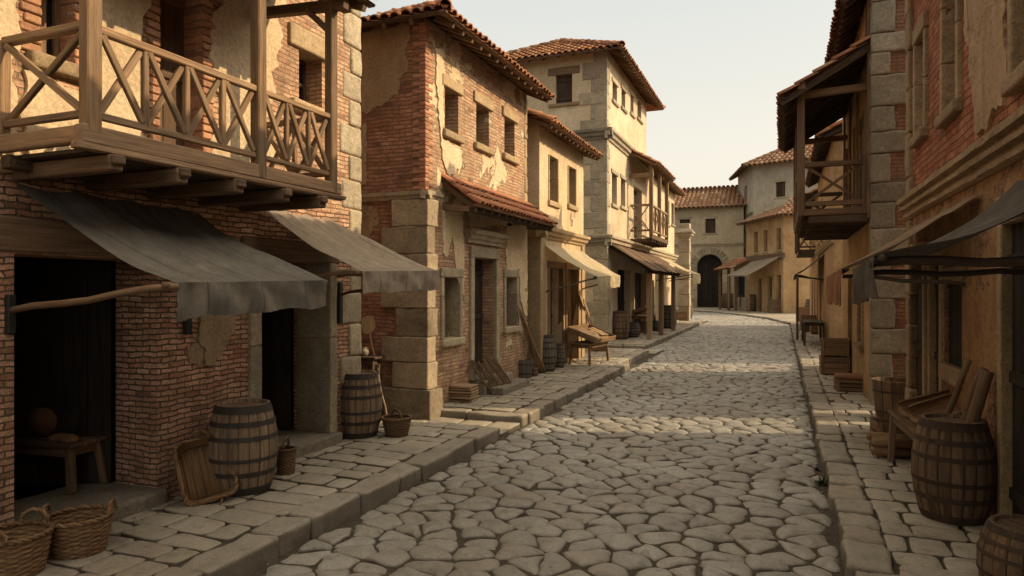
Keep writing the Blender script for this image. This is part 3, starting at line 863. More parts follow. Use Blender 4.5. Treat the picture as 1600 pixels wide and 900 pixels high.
# ================================================================== materials
M = {}
M['ground'] = mat_plain('packed_earth', (.12, .10, .075), .95, .5, 5., .02)
def mat_cobble(name, cs, var=.45, rough=.54, side=1.):
    T = NT(name); o = T.obj(); t = T.tint()
    n1 = T.noise(o, .55, 4); n2 = T.noise(o, 7., 7, .65); n3 = T.noise(o, 48., 4, .7); n4 = T.noise(o, 2.6, 5, .6)
    c = T.mix(T.mr(t, .0, .5), cs[0], cs[1]); c = T.mix(T.mr(t, .5, 1.), c, cs[2])
    c = T.mix(T.math('MULTIPLY', T.mr(n1, .4, .65), .5), c, (.15, .115, .08, 1))
    c = T.mix(T.math('MULTIPLY', T.mr(n2, .5, .75), .55), c, (.085, .075, .06, 1))
    c = T.mix(T.math('MULTIPLY', T.mr(n4, .55, .72), .35), c, (.30, .27, .22, 1))
    c = T.mul(c, T.mr(n3, .25, .8, .72, 1.25))
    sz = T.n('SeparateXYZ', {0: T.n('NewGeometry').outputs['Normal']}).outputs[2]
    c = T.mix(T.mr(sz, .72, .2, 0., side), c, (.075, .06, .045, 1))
    h = T.math('ADD', T.math('MULTIPLY', n2, .012), T.math('MULTIPLY', n3, .004))
    return T.finish(c, T.mr(n2, .3, .7, rough - .1, rough + .15), h, .4)
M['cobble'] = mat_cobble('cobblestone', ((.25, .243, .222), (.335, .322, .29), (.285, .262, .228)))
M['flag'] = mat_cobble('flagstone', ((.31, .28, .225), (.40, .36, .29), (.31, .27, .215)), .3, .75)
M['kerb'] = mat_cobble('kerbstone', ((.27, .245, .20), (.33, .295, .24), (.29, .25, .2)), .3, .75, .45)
M['joint'] = mat_plain('joint_dirt', (.09, .074, .055), .98, .5, 9., .03)
M['stone'] = mat_stone('limestone', (.45, .38, .27), (.31, .255, .18), .45)
M['stone_l4'] = mat_stone('buff_grey_stone', (.44, .37, .27), (.32, .265, .19), .3)
M['stone_l2'] = mat_stone('worn_block_stone', (.37, .295, .20), (.22, .175, .12), .55)
M['stone_grey'] = mat_stone('grey_stone', (.30, .27, .21), (.19, .17, .135), .5)
M['stone_warm'] = mat_stone('warm_stone', (.40, .29, .18), (.26, .18, .11), .45)
M['sandstone'] = mat_stone('sandstone', (.46, .34, .20), (.33, .24, .14), .3, .008)
M['step'] = mat_stone('step_stone', (.27, .235, .18), (.19, .165, .13), .3)
M['wood'] = mat_wood('weathered_timber', (.33, .21, .118), (.13, .078, .043), .35)
M['wood_pale'] = mat_wood('pale_timber', (.38, .26, .155), (.2, .13, .075), .4)
M['wood_dark'] = mat_wood('dark_timber', (.085, .055, .034), (.03, .019, .012), .2)
M['wood_brown'] = mat_wood('brown_timber', (.21, .13, .075), (.09, .054, .032), .25)
M['wood_black'] = mat_wood('shadowed_timber', (.03, .022, .016), (.012, .009, .007), .1)  # near-black timber; the shade of rooms and openings is put into its colour
M['barrel'] = mat_wood('barrel_oak', (.29, .195, .12), (.095, .062, .04), .4, .004)
M['barrel_dark'] = mat_wood('old_barrel_oak', (.19, .122, .072), (.065, .041, .026), .25, .004)
M['barrel_grey'] = mat_wood('grey_barrel_oak', (.15, .135, .105), (.07, .06, .047), .6, .003)
M['hoop'] = mat_plain('hoop_iron', (.06, .048, .04), .7, .5, 14., .002)
M['hoop_rust'] = mat_plain('rusty_hoop_iron', (.075, .05, .037), .8, .5, 14., .002)
M['iron'] = mat_plain('dark_iron', (.03, .027, .024), .6, .4, 14., .002)
M['pole'] = mat_wood('rough_pole', (.25, .155, .085), (.12, .07, .04), .3, .004, .85, 18.)
M['pole_dark'] = mat_wood('dark_pole', (.10, .07, .05), (.045, .032, .024), .3, .004, .85, 18.)
M['crate'] = mat_wood('crate_board', (.30, .185, .10), (.13, .075, .04), .25)
M['wicker'] = mat_wood('wicker', (.28, .165, .08), (.09, .05, .024), .15, .002, .8, 8.)
M['wicker_dark'] = mat_wood('dark_wicker', (.17, .10, .052), (.07, .042, .022), .2, .002, .8, 8.)
M['tile'] = mat_tile('clay_tile')
M['tile_red'] = mat_tile('red_clay_tile', (.46, .19, .095), (.30, .12, .062), (.45, .25, .14), .35)
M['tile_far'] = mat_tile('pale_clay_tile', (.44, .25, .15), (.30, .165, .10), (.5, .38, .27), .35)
M['glass'] = mat_plain('window_glass', (.035, .038, .035), .18, .2, 3., .003, .6)
M['clay'] = mat_plain('terracotta_jar', (.17, .085, .05), .8, .3, 8.)
M['bread'] = mat_plain('bread_crust', (.36, .21, .10), .9, .4, 12., .01)
M['sack'] = mat_cloth('sackcloth', (.30, .22, .14), (.21, .15, .095), (.36, .28, .18), .0)
M['cloth_blue'] = mat_cloth('slate_canvas', (.20, .18, .15), (.125, .118, .105), (.29, .24, .18), .12)
M['cloth_taupe'] = mat_cloth('taupe_canvas', (.36, .30, .235), (.25, .205, .16), (.44, .37, .275), .18)
M['cloth_cream'] = mat_cloth('cream_canvas', (.62, .52, .36), (.50, .41, .27), (.68, .58, .42), .3)
M['cloth_charcoal'] = mat_cloth('charcoal_canvas', (.12, .102, .086), (.075, .066, .058), (.18, .15, .12), .1)
M['cloth_brown'] = mat_cloth('brown_canvas', (.30, .205, .14), (.20, .135, .09), (.36, .26, .175), .15)
M['cloth_rust'] = mat_cloth('rust_canvas', (.33, .17, .10), (.25, .125, .075), (.38, .23, .15), .2)
M['fruit'] = mat_plain('yellow_fruit', (.55, .36, .05), .6, .2, 6.)
M['weed'] = mat_plain('weed_leaf', (.06, .10, .025), .7, .4, 6.)
PL = dict(pA=(.76, .61, .41), pB=(.62, .465, .29))
M['l1_brick'] = mat_wall('brick_l_near', (.54, .30, .185), (.68, .44, .285), (.34, .25, .165), bh=.056, bw=.2, amount=.12, seed=1.3, **PL)
M['l1_low'] = mat_wall('brick_l_low', (.52, .26, .165), (.70, .43, .29), (.15, .11, .075), bh=.053, bw=.185, amount=.05, seed=4.3, uneven=1.3, **PL)
M['plaster'] = mat_wall('ochre_plaster', amount=1.6, seed=2.2, stain=.45, **PL)
M['plaster_grey'] = mat_wall('grey_plaster', amount=1.6, seed=5.2, stain=.6, pA=(.45, .345, .22), pB=(.32, .23, .14))
M['l2_front'] = mat_wall('brick_l2_front', (.52, .29, .18), (.66, .44, .29), (.33, .24, .155), amount=.36, seed=6.1, ps=1.0, stain=.35, zb=.06, **PL)
M['l2_side'] = mat_wall('brick_l2_side', (.36, .17, .11), (.47, .255, .165), (.22, .155, .105), amount=-.1, seed=3.4, uneven=1.2, **PL)
M['l3'] = mat_wall('plaster_l3', (.38, .17, .09), (.5, .28, .16), amount=.86, seed=7.7, stain=.45, pA=(.72, .565, .37), pB=(.58, .42, .255))
M['l4'] = mat_wall('plaster_l4', (.36, .17, .10), (.48, .28, .17), amount=1.25, seed=9.7, stain=.6, pA=(.70, .58, .42), pB=(.54, .43, .29), ps=.35)
M['arch'] = mat_wall('plaster_arch', amount=1.6, seed=11.7, stain=.5, ps=.2, pA=(.55, .47, .335), pB=(.43, .355, .24))
M['tower'] = mat_wall('plaster_tower', amount=1.6, seed=12.7, stain=.5, ps=.2, pA=(.55, .51, .42), pB=(.44, .39, .30))
M['e3'] = mat_wall('plaster_e3', amount=1.15, seed=13.7, stain=.6, ps=.25, pA=(.56, .385, .21), pB=(.40, .25, .125))
M['r1_up'] = mat_wall('red_brick_r1', (.36, .125, .07), (.47, .205, .12), (.13, .08, .052), amount=-.12, seed=15.1, pA=(.5, .34, .2), pB=(.34, .21, .12), bh=.085, bw=.27)
M['r1_low'] = mat_wall('plaster_r1', (.33, .11, .06), (.44, .19, .10), amount=.6, seed=17.3, stain=1.2, pA=(.50, .31, .165), pB=(.32, .18, .09), ps=.8)
M['r1_patch'] = mat_wall('buff_plaster', amount=1.6, seed=18.3, stain=.9, pA=(.54, .39, .25), pB=(.36, .245, .15))
M['r2_front'] = mat_wall('plaster_r2', amount=1.3, seed=19.3, stain=.9, pA=(.50, .32, .16), pB=(.32, .19, .09))
M['r2_side'] = mat_wall('brick_r2', (.25, .125, .08), (.32, .18, .12), (.17, .12, .08), amount=.25, seed=20.3, pA=(.3, .24, .16), pB=(.2, .16, .1))
M['r3'] = mat_wall('plaster_r3', amount=1.3, seed=21.3, stain=.7, pA=(.50, .33, .18), pB=(.36, .22, .11))

# ================================================================== setting
ZL, ZR = .165, .12
m = MB(); m.add([(-400, -120, -.075), (400, -120, -.075), (400, 500, -.075), (-400, 500, -.075)], [(0, 1, 2, 3)])
tag(m.build('ground', M['ground']), kind='structure')
m = MB(); m.add([(-14, -3, -.02), (3, -3, -.02), (3, 82, -.02), (-14, 82, -.02)], [(0, 1, 2, 3)])
tag(m.build('road_bed', M['joint']), kind='structure')
KL, KR = -3.83, .46
m = MB()
ed = [(KL + .02, 0, -1, 0), (KR - .02, 0, 1, 0)]
cobbles(m, (KL, KR, .5, 24), lambda x, y: KL - .05 < x < KR + .05 and .5 < y < 24, .38, .215, ed, .004, 0., 24)
cobbles(m, (-4.6, KR, 24, 46), lambda x, y: -4.6 < x < KR + .05 and 24 <= y < 46, .40, .25, [(-4.5, 0, -1, 0), (KR - .02, 0, 1, 0)], .007, 0., 16)
tag(m.build('road', M['cobble']), kind='structure')
m = MB()
kerb_c = [(.5, 44), (-.6, 50), (-2.6, 56), (-5.4, 62), (-8.5, 66), (-13, 69)]
def plaza_in(x, y):
    for (x0, y0), (x1, y1) in zip(kerb_c, kerb_c[1:]):
        if y0 <= y < y1: return -14 < x < x0 + (x1 - x0) * (y - y0) / (y1 - y0) - .15
    return -14 < x < -13 if y >= 69 else (-14 < x < .45)
cobbles(m, (-14, .5, 46, 70), lambda x, y: 46 <= y and plaza_in(x, y), .45, .36, (), .008, 0., 12)
tag(m.build('square', M['cobble']), kind='structure')
# left pavement, in front of each house a length of its own
LP = [(-1., 9.0, -5.6, KL, ZL), (10.3, 18.0, -5.75, KL, ZL), (18.0, 22.4, -6.6, -4.1, ZL), (24.2, 42.5, -6.5, -4.5, ZL)]
for y0, y1, x0, x1, z in LP:
    m = MB(); flags(m, x0, x1 - .32, y0, y1, z, .24, .34, .3, .58); tag(m.build('pavement', M['flag']), kind='structure')
    m = MB(); kerb_path(m, [(x1 - .16, y0), (x1 - .16, y1)], .32, z + .002, .3, .45, .8)
    if y0 > 5: kerb_path(m, [(x0, y0 - .1), (x1 - .02, y0 - .1)], .26, z - .02, .3)
    kerb_path(m, [(x0, y1 + .1), (x1 - .02, y1 + .1)], .22, z - .03, .3)
    tag(m.build('kerb', M['kerb']), kind='structure')
    m = MB(); m.add([(x0, y0, z - .03), (x1 - .1, y0, z - .03), (x1 - .1, y1, z - .03), (x0, y1, z - .03)], [(0, 1, 2, 3)]); tag(m.build('pavement_bed', M['joint']), kind='structure')
m = MB(); flags(m, -9.5, KL - .05, 9.2, 10.08, .03); flags(m, -9.5, -3.9, 22.6, 24., .02); flags(m, -12, -5.6, 8.1, 9.2, .06)
tag(m.build('alley_paving', M['flag']), kind='structure')
RP = [(-1., 10.1, KR, 1.9, ZR), (10.1, 14.6, KR, 2.6, ZR + .012), (14.6, 29., KR, 1.6, ZR + .03), (29., 45., KR, 1.6, ZR)]
for y0, y1, x0, x1, z in RP:
    m = MB(); flags(m, x0 + .33, x1, y0, y1, z, .28, .42, .3, .6); tag(m.build('pavement', M['flag']), kind='structure')
    m = MB(); kerb_path(m, [(x0 + .17, y0), (x0 + .17, y1)], .33, z + .008, .3, .35, .7)
    tag(m.build('kerb', M['kerb']), kind='structure')
    m = MB(); m.add([(x0 + .1, y0, z - .03), (x1, y0, z - .03), (x1, y1, z - .03), (x0 + .1, y1, z - .03)], [(0, 1, 2, 3)]); tag(m.build('pavement_bed', M['joint']), kind='structure')
m = MB(); kerb_path(m, kerb_c, .4, .13, .3, .8, 1.4); tag(m.build('kerb', M['kerb']), kind='structure')
m = MB(); m.add([(*p, .11) for p in kerb_c] + [(-13, 90, .11), (16, 90, .11), (16, 44, .11)], [tuple(range(len(kerb_c) + 3))]); tag(m.build('forecourt', M['flag']), kind='structure')

# ================================================================== house 1, near left, with the long balcony
XL1 = -5.5; Y0, Y1 = -1.5, 7.95
H = thing('house', 'tall brick and ochre plaster house at near left with long timber balcony', 'house', (XL1, Y0, 0))
w = Wall((XL1, Y0), (XL1, Y1), 0, 7.6)
A = w.at
u_ = lambda px, py=300: A(px, py)[0]
shop = (u_(22, 600), u_(245, 600), 0, A(150, 402)[1] - .0)
door2 = (u_(405, 600), u_(512, 600), 0, A(450, 408)[1])
winA = (u_(62, 60), u_(116, 60), A(90, 95)[1], 5.25)
bdoor = (u_(248, 100), u_(318, 100) - .02, 3.36, 5.35)
winB = (u_(467, 100), u_(503, 110), A(484, 165)[1], A(480, 82)[1])
ops_up = [winA, bdoor, winB]; ops_lo = [shop, door2]
SPL = 3.2
wu = Wall((XL1, Y0), (XL1, Y1), SPL, 7.6); wl = Wall((XL1, Y0), (XL1, Y1), 0, SPL)
m = MB(); wu.face(m, ops_up, .3)
for a, b in (((XL1, Y1), (-11, Y1)), ((-11, Y1), (-11, Y0)), ((-11, Y0), (XL1, Y0))): Wall(a, b, 0, 7.6).face(m)
m.build('wall', M['l1_brick'], H)
m = MB(); wl.face(m, ops_lo, .55); m.build('wall', M['l1_low'], H)
# plaster sheets upstairs: between the brick jambs
uA0, uA1 = winA[0] - .14, winA[1] + .13
plaster_patch(w, [(0.1, 3.1), (uA0 - .05, 3.1), (uA0 - .05, 7.5), (0.1, 7.5)], .03, M['plaster'], H, 1)
plaster_patch(w, [(uA0 + .02, 3.15), (uA1 + .1, 3.15), (uA1 + .05, winA[2] - .16), (uA0, winA[2] - .16)], .03, M['plaster'], H, 2)
plaster_patch(w, [(uA1, 3.1), (bdoor[0] - .17, 3.1), (bdoor[0] - .15, 7.5), (uA1, 7.5)], .03, M['plaster'], H, 3)
plaster_patch(w, [(bdoor[1] + .16, 3.25), (winB[0] - .55, 3.3), (winB[0] - .5, 4.4), (winB[0] - .38, 5.1), (winB[0] - .3, 5.8), (winB[0] + .3, 6.3), (winB[0] + .4, 7.5), (bdoor[1] + .16, 7.5)], .03, M['plaster'], H, 4, .09)
# a broken sheet of plaster on the pier between the shops
cpx = lambda *ps: [A(*p) for p in ps]
plaster_patch(w, cpx((312, 492), (366, 492), (362, 520), (350, 545), (330, 572), (318, 570), (322, 545), (308, 530)), .03, M['plaster_grey'], H, 5, .04)
plaster_patch(w, cpx((290, 540), (314, 535), (322, 560), (312, 575), (296, 566)), .018, M['plaster_grey'], H, 6, .04)
window(H, w, *winA, .22, 'glass', sill=True, sh=.12, mat=M['wood'], lmat=M['sandstone'])
window(H, w, *winB, .3, 'glass', lintel=True, lh=.26, over=.2, sill=True, mat=M['wood_dark'], lmat=M['sandstone'])
door_leaf(H, w, bdoor[0], bdoor[1], bdoor[2], bdoor[3], -.26, M['wood_brown'])
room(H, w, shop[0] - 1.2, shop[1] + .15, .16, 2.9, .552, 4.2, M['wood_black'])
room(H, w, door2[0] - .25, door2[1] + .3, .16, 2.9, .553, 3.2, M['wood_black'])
m = MB(); w.box(m, shop[0] - .3, shop[1] + .25, shop[3] - .0, shop[3] + .28, -.5, .03, .02, .01); m.build('lintel', M['wood_brown'], H); m = MB(); w.box(m, door2[0] - .28, door2[1] + .22, door2[3], door2[3] + .26, -.5, .035, .02, .01); m.build('lintel', M['wood_brown'], H)
m = MB(); w.block(m, shop[0] - .02, shop[1] + .05, .0, .3, -.9, .10, .03, .02, 9); m.build('threshold', M['step'], H)
m = MB(); w.block(m, door2[0] - .05, door2[1] + .15, .0, .31, -.9, .14, .03, .02, 9); m.build('threshold', M['step'], H)
for a, b in ((door2[0] - .17, door2[0] + .005), (door2[1] - .005, door2[1] + .15)):
    m = MB()
    for z0, z1 in ((.3, 1.55), (1.555, door2[3])): w.block(m, a, b, z0, z1, -.5, .045, .015, .008, 8)
    m.build('door_jamb', M['stone'], H)
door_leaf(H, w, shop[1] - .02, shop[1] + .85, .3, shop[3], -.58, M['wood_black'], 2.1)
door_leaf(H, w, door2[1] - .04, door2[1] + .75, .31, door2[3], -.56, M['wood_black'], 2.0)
quoins(H, w, w.L, .9, 7.6, None, (.42, .24), (.3, .46), .025, M['stone'], 1)
# brick jamb courses round the upper openings
M['jamb_brick'] = mat_stone('jamb_brick', (.54, .30, .18), (.42, .21, .12), .5, .01)
for uc, s in ((winA[0], -1), (winA[1], 1), (bdoor[0], -1), (bdoor[1], 1)):
    m = MB(); z = 3.5 if uc in bdoor else winA[2]; k = 0
    while z < 5.4:
        l = (.15, .12)[k % 2] + rnd.random() * .012; a, b = (uc - l, uc + .004) if s < 0 else (uc - .004, uc + l)
        w.box(m, a, b, z + .006, z + .068, -.28, .02 + rnd.random() * .01, .008, .002); z += .076; k += 1
    m.build('brick_jamb', M['jamb_brick'], H)
m = MB(); em = MB(); roof_plane(m, em, (XL1 + .75, Y0 - .4, 7.45), (XL1 + .75, Y1 + .35, 7.45), (-1, 0, 0), 5., 1.9, 0, 0, .24, .4)
R_ = m.build('roof', M['tile'], H); em.build('eave_timber', M['wood_brown'], R_)
# balcony
XB = -4.5; ya = 3.27; yb = 5.98; zf = 3.33
bal = thing('balcony', None, None, (XB, ya, zf)); bal.parent = H; bal.location = V((XB, ya, zf)) - H.location
m = MB(); n = 9
for i in range(n): box(m, ((XB + XL1) / 2, ya - .06 + (yb - ya + .12) * (i + .5) / n, zf - .02), (XL1 - XB, (yb - ya + .12) / n - .006, .04), None, .005, .004)
m.build('floor_board', M['wood'], bal)
m = MB(); box(m, ((XB + XL1) / 2 - .02, (ya + yb) / 2, zf - .155), (XL1 - XB + .1 if False else XB - XL1 - .08, yb - ya, .03), None, .003); m.build('shade_soffit', M['wood_dark'], bal)  # dark boards added under the floor to deepen the shade between the joists
m = MB(); beam(m, (XB, ya - .1, zf - .06), (XB, yb + .12, zf - .06), .1, .13, .01, .006); beam(m, (XL1, ya - .03, zf - .06), (XB - .06, ya - .03, zf - .06), .09, .12, .01, .006)
beam(m, (XB + .015, ya - .13, zf - .145), (XB + .015, yb + .2, zf - .145), .08, .045, .006, .005); m.build('edge_beam', M['wood'], bal)
for y in (3.42, 4.0, 4.6, 5.2, 5.75):
    m = MB(); beam(m, (XL1 - .1, y, zf - .235), (XB + .07, y, zf - .235), .11, .12, .012, .006); box(m, (XB + .085, y, zf - .21), (.04, .1, .07), None, .015); m.build('joist', M['wood_brown'], bal)
m = MB(); beam(m, (XL1 + .2, ya - .08, zf - .2), (XL1 + .2, yb + .18, zf - .2), .1, .1); m.build('bearer', M['wood_dark'], bal)
zr = zf + .7
for y in (ya, 4.9, yb):
    m = MB(); beam(m, (XB, y, zf - .12), (XB, y, 5.3), .105, .105, .01, .004, (1, 0, 0)); m.build('post', M['wood'], bal)
m = MB(); beam(m, (XL1 + .05, ya, zf), (XL1 + .05, ya, zr + .03), .07, .07, .008, .003, (1, 0, 0)); m.build('post', M['wood'], bal)
xrail(bal, (XB, ya + .05), (XB, 4.85), zf + .09, zr, 4, M['wood'])
xrail(bal, (XB, 4.95), (XB, yb - .05), zf + .09, zr, 3, M['wood'], .045)
xrail(bal, (XL1 + .08, ya), (XB - .05, ya), zf + .1, zr + .02, 1, M['wood'])
xrail(bal, (XL1 + .08, yb), (XB - .05, yb), zf + .1, zr + .0, 2, M['wood'])
m = MB(); beam(m, (XB, ya - .3, 5.33), (XB, yb + .3, 5.33), .11, .13); m.build('plate_beam', M['wood'], bal)
for y in (ya, yb):
    m = MB(); beam(m, (XL1, y, 5.3), (XB + .2, y, 5.22), .09, .11); m.build('tie_beam', M['wood_brown'], bal)
    m = MB(); beam(m, (XB, y - .02, 4.95), (XB - .3, y - .02, 5.22), .06, .06); m.build('brace', M['wood'], bal)
m = MB(); em = MB(); roof_plane(m, em, (XB + .35, ya - .35, 5.33), (XB + .35, yb + .35, 5.33), (-1, 0, 0), 1.35, .5, 0, 0, .2, .36, .4, .4, 1.4)
r = m.build('roof', M['tile'], bal); em.build('eave_timber', M['wood_brown'], r)

# awnings on house 1
P = lambda px, py, x: at_x(px, py, x)
make_awning('large slate grey canvas awning over the near left shop front', [(XL1 + .03, 3.36, 3.02), (XL1 + .03, 5.12, 2.98)], [(-4.07, 3.6, 2.24), (-4.07, 5.33, 2.275)], .27, .13, M['cloth_blue'],
            [((XL1 - .02, 3.33, 2.02), (-4.05, 3.6, 2.22), .026)], True, 28, 18, seed=1.7, brackets=[((XL1 + .02, 3.34, 2.0), (.05, .06, .3)), ((XL1 + .03, 4.98, 1.95), (.06, .07, .42))])
make_awning('smaller taupe canvas awning over the second left shop door', [(XL1 + .03, 5.96, 3.13), (XL1 + .03, 7.4, 3.1)], [(-4.22, 6.14, 2.38), (-4.22, 7.86, 2.43)], .24, .10, M['cloth_taupe'],
            [((XL1, 6.2, 2.32), (-4.22, 6.18, 2.37), .022), ((XL1 + .02, 7.45, 2.1), (-4.28, 7.1, 2.3), .02), ((XL1 + .02, 7.4, 2.36), (-4.22, 7.3, 2.4), .022)], True, 24, 16, seed=5.1, brackets=[((XL1 + .04, 7.44, 2.0), (.06, .07, .55))])

# ================================================================== house 2, brick with the stone door
XL2 = -5.5; Y0, Y1 = 9.82, 14.6
H = thing('house', 'two storey red brick house with stone framed door and tiled door canopy', 'house', (XL2, Y0, 0))
w = Wall((XL2, Y0), (XL2, Y1), 0, 6.75); A = w.at
def rect(px0, py0, px1, py1): (a, z1), (b, z0) = A(px0, py0), A(px1, py1); return (a, b, z0, z1)
w1 = rect(695, 135, 716, 213); w2 = rect(744, 160, 764, 233); w3 = rect(788, 182, 804, 248)
g1 = rect(692, 433, 717, 527); g2 = rect(789, 433, 806, 509)
dr = rect(738, 402, 772, 580); dr = (dr[0], dr[1], .45, dr[3])
m = MB(); w.face(m, [w1, w2, w3, g1, g2, dr], .32); m.build('wall', M['l2_front'], H)
ws = Wall((-11, Y0), (XL2, Y0), 0, 6.75)
m = MB(); ws.face(m)
for a, b in (((XL2, Y1), (-11, Y1)), ((-11, Y1), (-11, Y0))): Wall(a, b, 0, 6.75).face(m)
m.build('wall', M['l2_side'], H)
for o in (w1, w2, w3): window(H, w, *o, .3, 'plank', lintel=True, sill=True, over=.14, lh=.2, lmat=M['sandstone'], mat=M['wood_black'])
for o in (g1, g2): window(H, w, *o, .26, 'plank', lintel=True, sill=True, frame=.1, over=.12, lh=.16, lmat=M['stone'], mat=M['stone_grey'])
# door case
m = MB(); fr = .17
for a, b in ((dr[0] - fr, dr[0] + .004), (dr[1] - .004, dr[1] + fr)):
    w.block(m, a, b, .45, .75, -.25, .1, .015, .005, 6); w.block(m, a + .015, b - .015, .752, dr[3], -.25, .06, .012, .006, 8)
w.block(m, dr[0] - fr, dr[1] + fr, dr[3] + .002, dr[3] + .2, -.2, .07, .012, .006, 9); m.build('door_case', M['stone'], H)
cornice(H, w, dr[0] - .3, dr[1] + .3, dr[3] + .27, [(0, .06), (.06, .07), (.08, .12), (.14, .14), (.16, .22), (.24, .24), (.26, .2)], M['stone'], 'door_hood')
door_leaf(H, w, dr[0], dr[1], .45, dr[3], -.28, M['wood_black'])
m = MB(); w.block(m, dr[0] - .05, dr[1] + .3, 0, .45, -.3, .3, .02, .012, 9); w.block(m, dr[0] + .05, dr[1] + .45, 0, .31, .29, .62, .02, .012, 9); m.build('doorstep', M['step'], H)
# plaster left on the front
px = lambda *ps: [A(*p) for p in ps]
plaster_patch(w, px((678, 75), (692, 80), (692, 130), (690, 215), (722, 232), (719, 262), (700, 275), (690, 250), (684, 180)), .025, M['plaster'], H, 11, .06)
plaster_patch(w, px((690, 330), (722, 330), (724, 470), (712, 420), (705, 370), (697, 400), (690, 395)), .025, M['plaster'], H, 17, .05)
plaster_patch(w, px((790, 350), (822, 352), (823, 500), (812, 470), (810, 420), (790, 425)), .025, M['plaster'], H, 18, .05)
plaster_patch(w, px((730, 318), (800, 322), (800, 352), (735, 355)), .025, M['plaster'], H, 19, .03)
A2 = ws.at; p2 = lambda *ps: [A2(*p) for p in ps]
plaster_patch(ws, p2((560, 45), (642, 42), (636, 90), (628, 130), (600, 165), (575, 175), (560, 182)), .012, M['plaster_grey'], H, 21, .08)
plaster_patch(ws, p2((545, 322), (592, 322), (592, 350), (575, 370), (560, 380), (545, 380)), .012, M['plaster_grey'], H, 22, .05)
plaster_patch(ws, p2((545, 200), (575, 190), (572, 290), (545, 300)), .012, M['plaster_grey'], H, 23, .05)
zq = A2(640, 312)[1]
cornice(H, ws, 0, ws.L + .12, zq, [(0, .05), (.05, .07), (.07, .11), (.13, .12), (.14, .03)], M['stone'], 'string_course')
cornice(H, w, -.12, .45, zq, [(0, .05), (.05, .07), (.07, .11), (.13, .12), (.14, .03)], M['stone'], 'string_course')
# corner pier of big stones under the string course
m = MB(); z = .52; k = 0
rough_block(m, (XL2 - .34, Y0 + .11, .26), (1.0, .48, .52), None, 10, .016, .02)
while z < zq - .02:
    q = min(z + .40 + rnd.random() * .08, zq - .005)
    if zq - q < .2: q = zq - .005
    lx = (.58, .82)[k % 2] + rnd.random() * .1; ly = (.36, .28)[k % 2]
    rough_block(m, (XL2 + .09 - lx / 2, Y0 - .09 + ly / 2, (z + q) / 2), (lx + rnd.random() * .02, ly, q - z - .006), None, 10, .016, .02)
    z = q; k += 1
m.build('corner_stonework', M['stone_l2'], H)
quoins(H, w, w.L, .3, 6.6, None, (.2, .14), (.3, .45), .02, M['sandstone'], 1)
# toothed brick corner upstairs
m = MB(); z = zq + .16; k = 0
while z < 6.6:
    a, b = ((.25, .12), (.12, .25))[k % 2]; box(m, (XL2 + .012 - a / 2, Y0 - .012 + b / 2, z + .03), (a + rnd.random() * .012, b + rnd.random() * .012, .06), None, .008, .003); z += .0667; k += 1
m.build('brick_corner', mat_stone('corner_brick', (.45, .24, .145), (.37, .165, .1), .5, .01), H)
ze = 6.56; xe = XL2 + .6; ye = Y0 - .45; m = MB(); em = MB()
tn = math.tan(math.radians(25)); half = (Y1 - ye) / 2 + .3
roof_plane(m, em, (xe, ye, ze), (xe, Y1 + .15, ze), (-1, 0, 0), 3.1, 3.1 * tn, 3.1, 0, .2, .36, .36)
roof_plane(m, em, (-11.3, ye, ze), (xe, ye, ze), (0, 1, 0), 3.1, 3.1 * tn, 0, 3.1, .2, .36, .5)
roof_plane(m, None, (xe - 6.2, Y1 + .25, ze), (xe - 6.2, ye, ze), (1, 0, 0), 3.1, 3.1 * tn, 0, 3.1, .2, .36)
caps(m, (xe + .02, ye - .02, ze + .05), (xe - 3.1, ye + 3.1, ze + 3.1 * tn + .05)); caps(m, (xe - 3.1, ye + 3.1, ze + 3.1 * tn + .06), (xe - 3.1, Y1 + .25, ze + 3.1 * tn + .06))
r = m.build('roof', M['tile'], H); em.build('eave_timber', M['wood_brown'], r)
m = MB(); box(m, (-8.2, (Y0 + Y1) / 2, 6.72), (5.5, Y1 - Y0 - .1, .06), None, 0); m.build('ceiling', M['wood_black'], H)
# door canopy
ca = A(690, 275); cb = A(826, 305)
zt = 4.08; zo = 3.6; c0 = Y0 + ca[0] - .02; c1 = Y1 + .1
can = thing('door_canopy', None, None); can.parent = H; can.location = V((XL2, c0, zo)) - H.location
m = MB(); em = MB(); roof_plane(m, em, (XL2 + .72, c0, zo), (XL2 + .72, c1, zo), (-1, 0, 0), .74, zt - zo + .08, 0, 0, .17, .3, .36, .3, .85)
m.build('roof', M['tile_red'], can); em.build('eave_timber', M['wood_brown'], can)
for y in (c0 + .12, c1 - .12):
    m = MB(); beam(m, (XL2 - .1, y, zo + .02), (XL2 + .62, y, zo - .04), .09, .1); m.build('bracket_beam', M['wood'], can)
m = MB(); beam(m, (XL2 + .56, c0 + .03, zo - .06), (XL2 + .56, c1 - .03, zo - .06), .08, .09); m.build('plate_beam', M['wood_dark'], can)

# ================================================================== house 3, plastered, low
XL3 = -5.4; Y0, Y1 = 15.2, 19.05
H = thing('house', 'narrow sunlit ochre plaster house with cream awning and two upper windows', 'house', (XL3, Y0, 0))
w = Wall((XL3, Y0), (XL3, Y1), 0, 6.22); A = w.at
w1 = rect(858, 241, 871, 318); w2 = rect(888, 258, 899, 323)
d1 = rect(858, 418, 878, 540); d1 = (d1[0], d1[1], .2, d1[3]); d2 = rect(885, 420, 902, 540); d2 = (d2[0], d2[1], .2, d2[3])
m = MB(); w.face(m, [w1, w2, d1, d2], .35)
for a, b in (((-11, Y0), (XL3, Y0)), ((XL3, Y1), (-11, Y1)), ((-11, Y1), (-11, Y0))): Wall(a, b, 0, 6.22).face(m)
m.build('wall', M['l3'], H)
for o in (w1, w2): window(H, w, *o, .3, 'plank', sill=True, frame=.07, proud=.03, mat=M['wood_dark'], lmat=M['sandstone'])
for o in (d1, d2): door_leaf(H, w, o[0], o[1], o[2], o[3], -.3, M['wood_dark'])
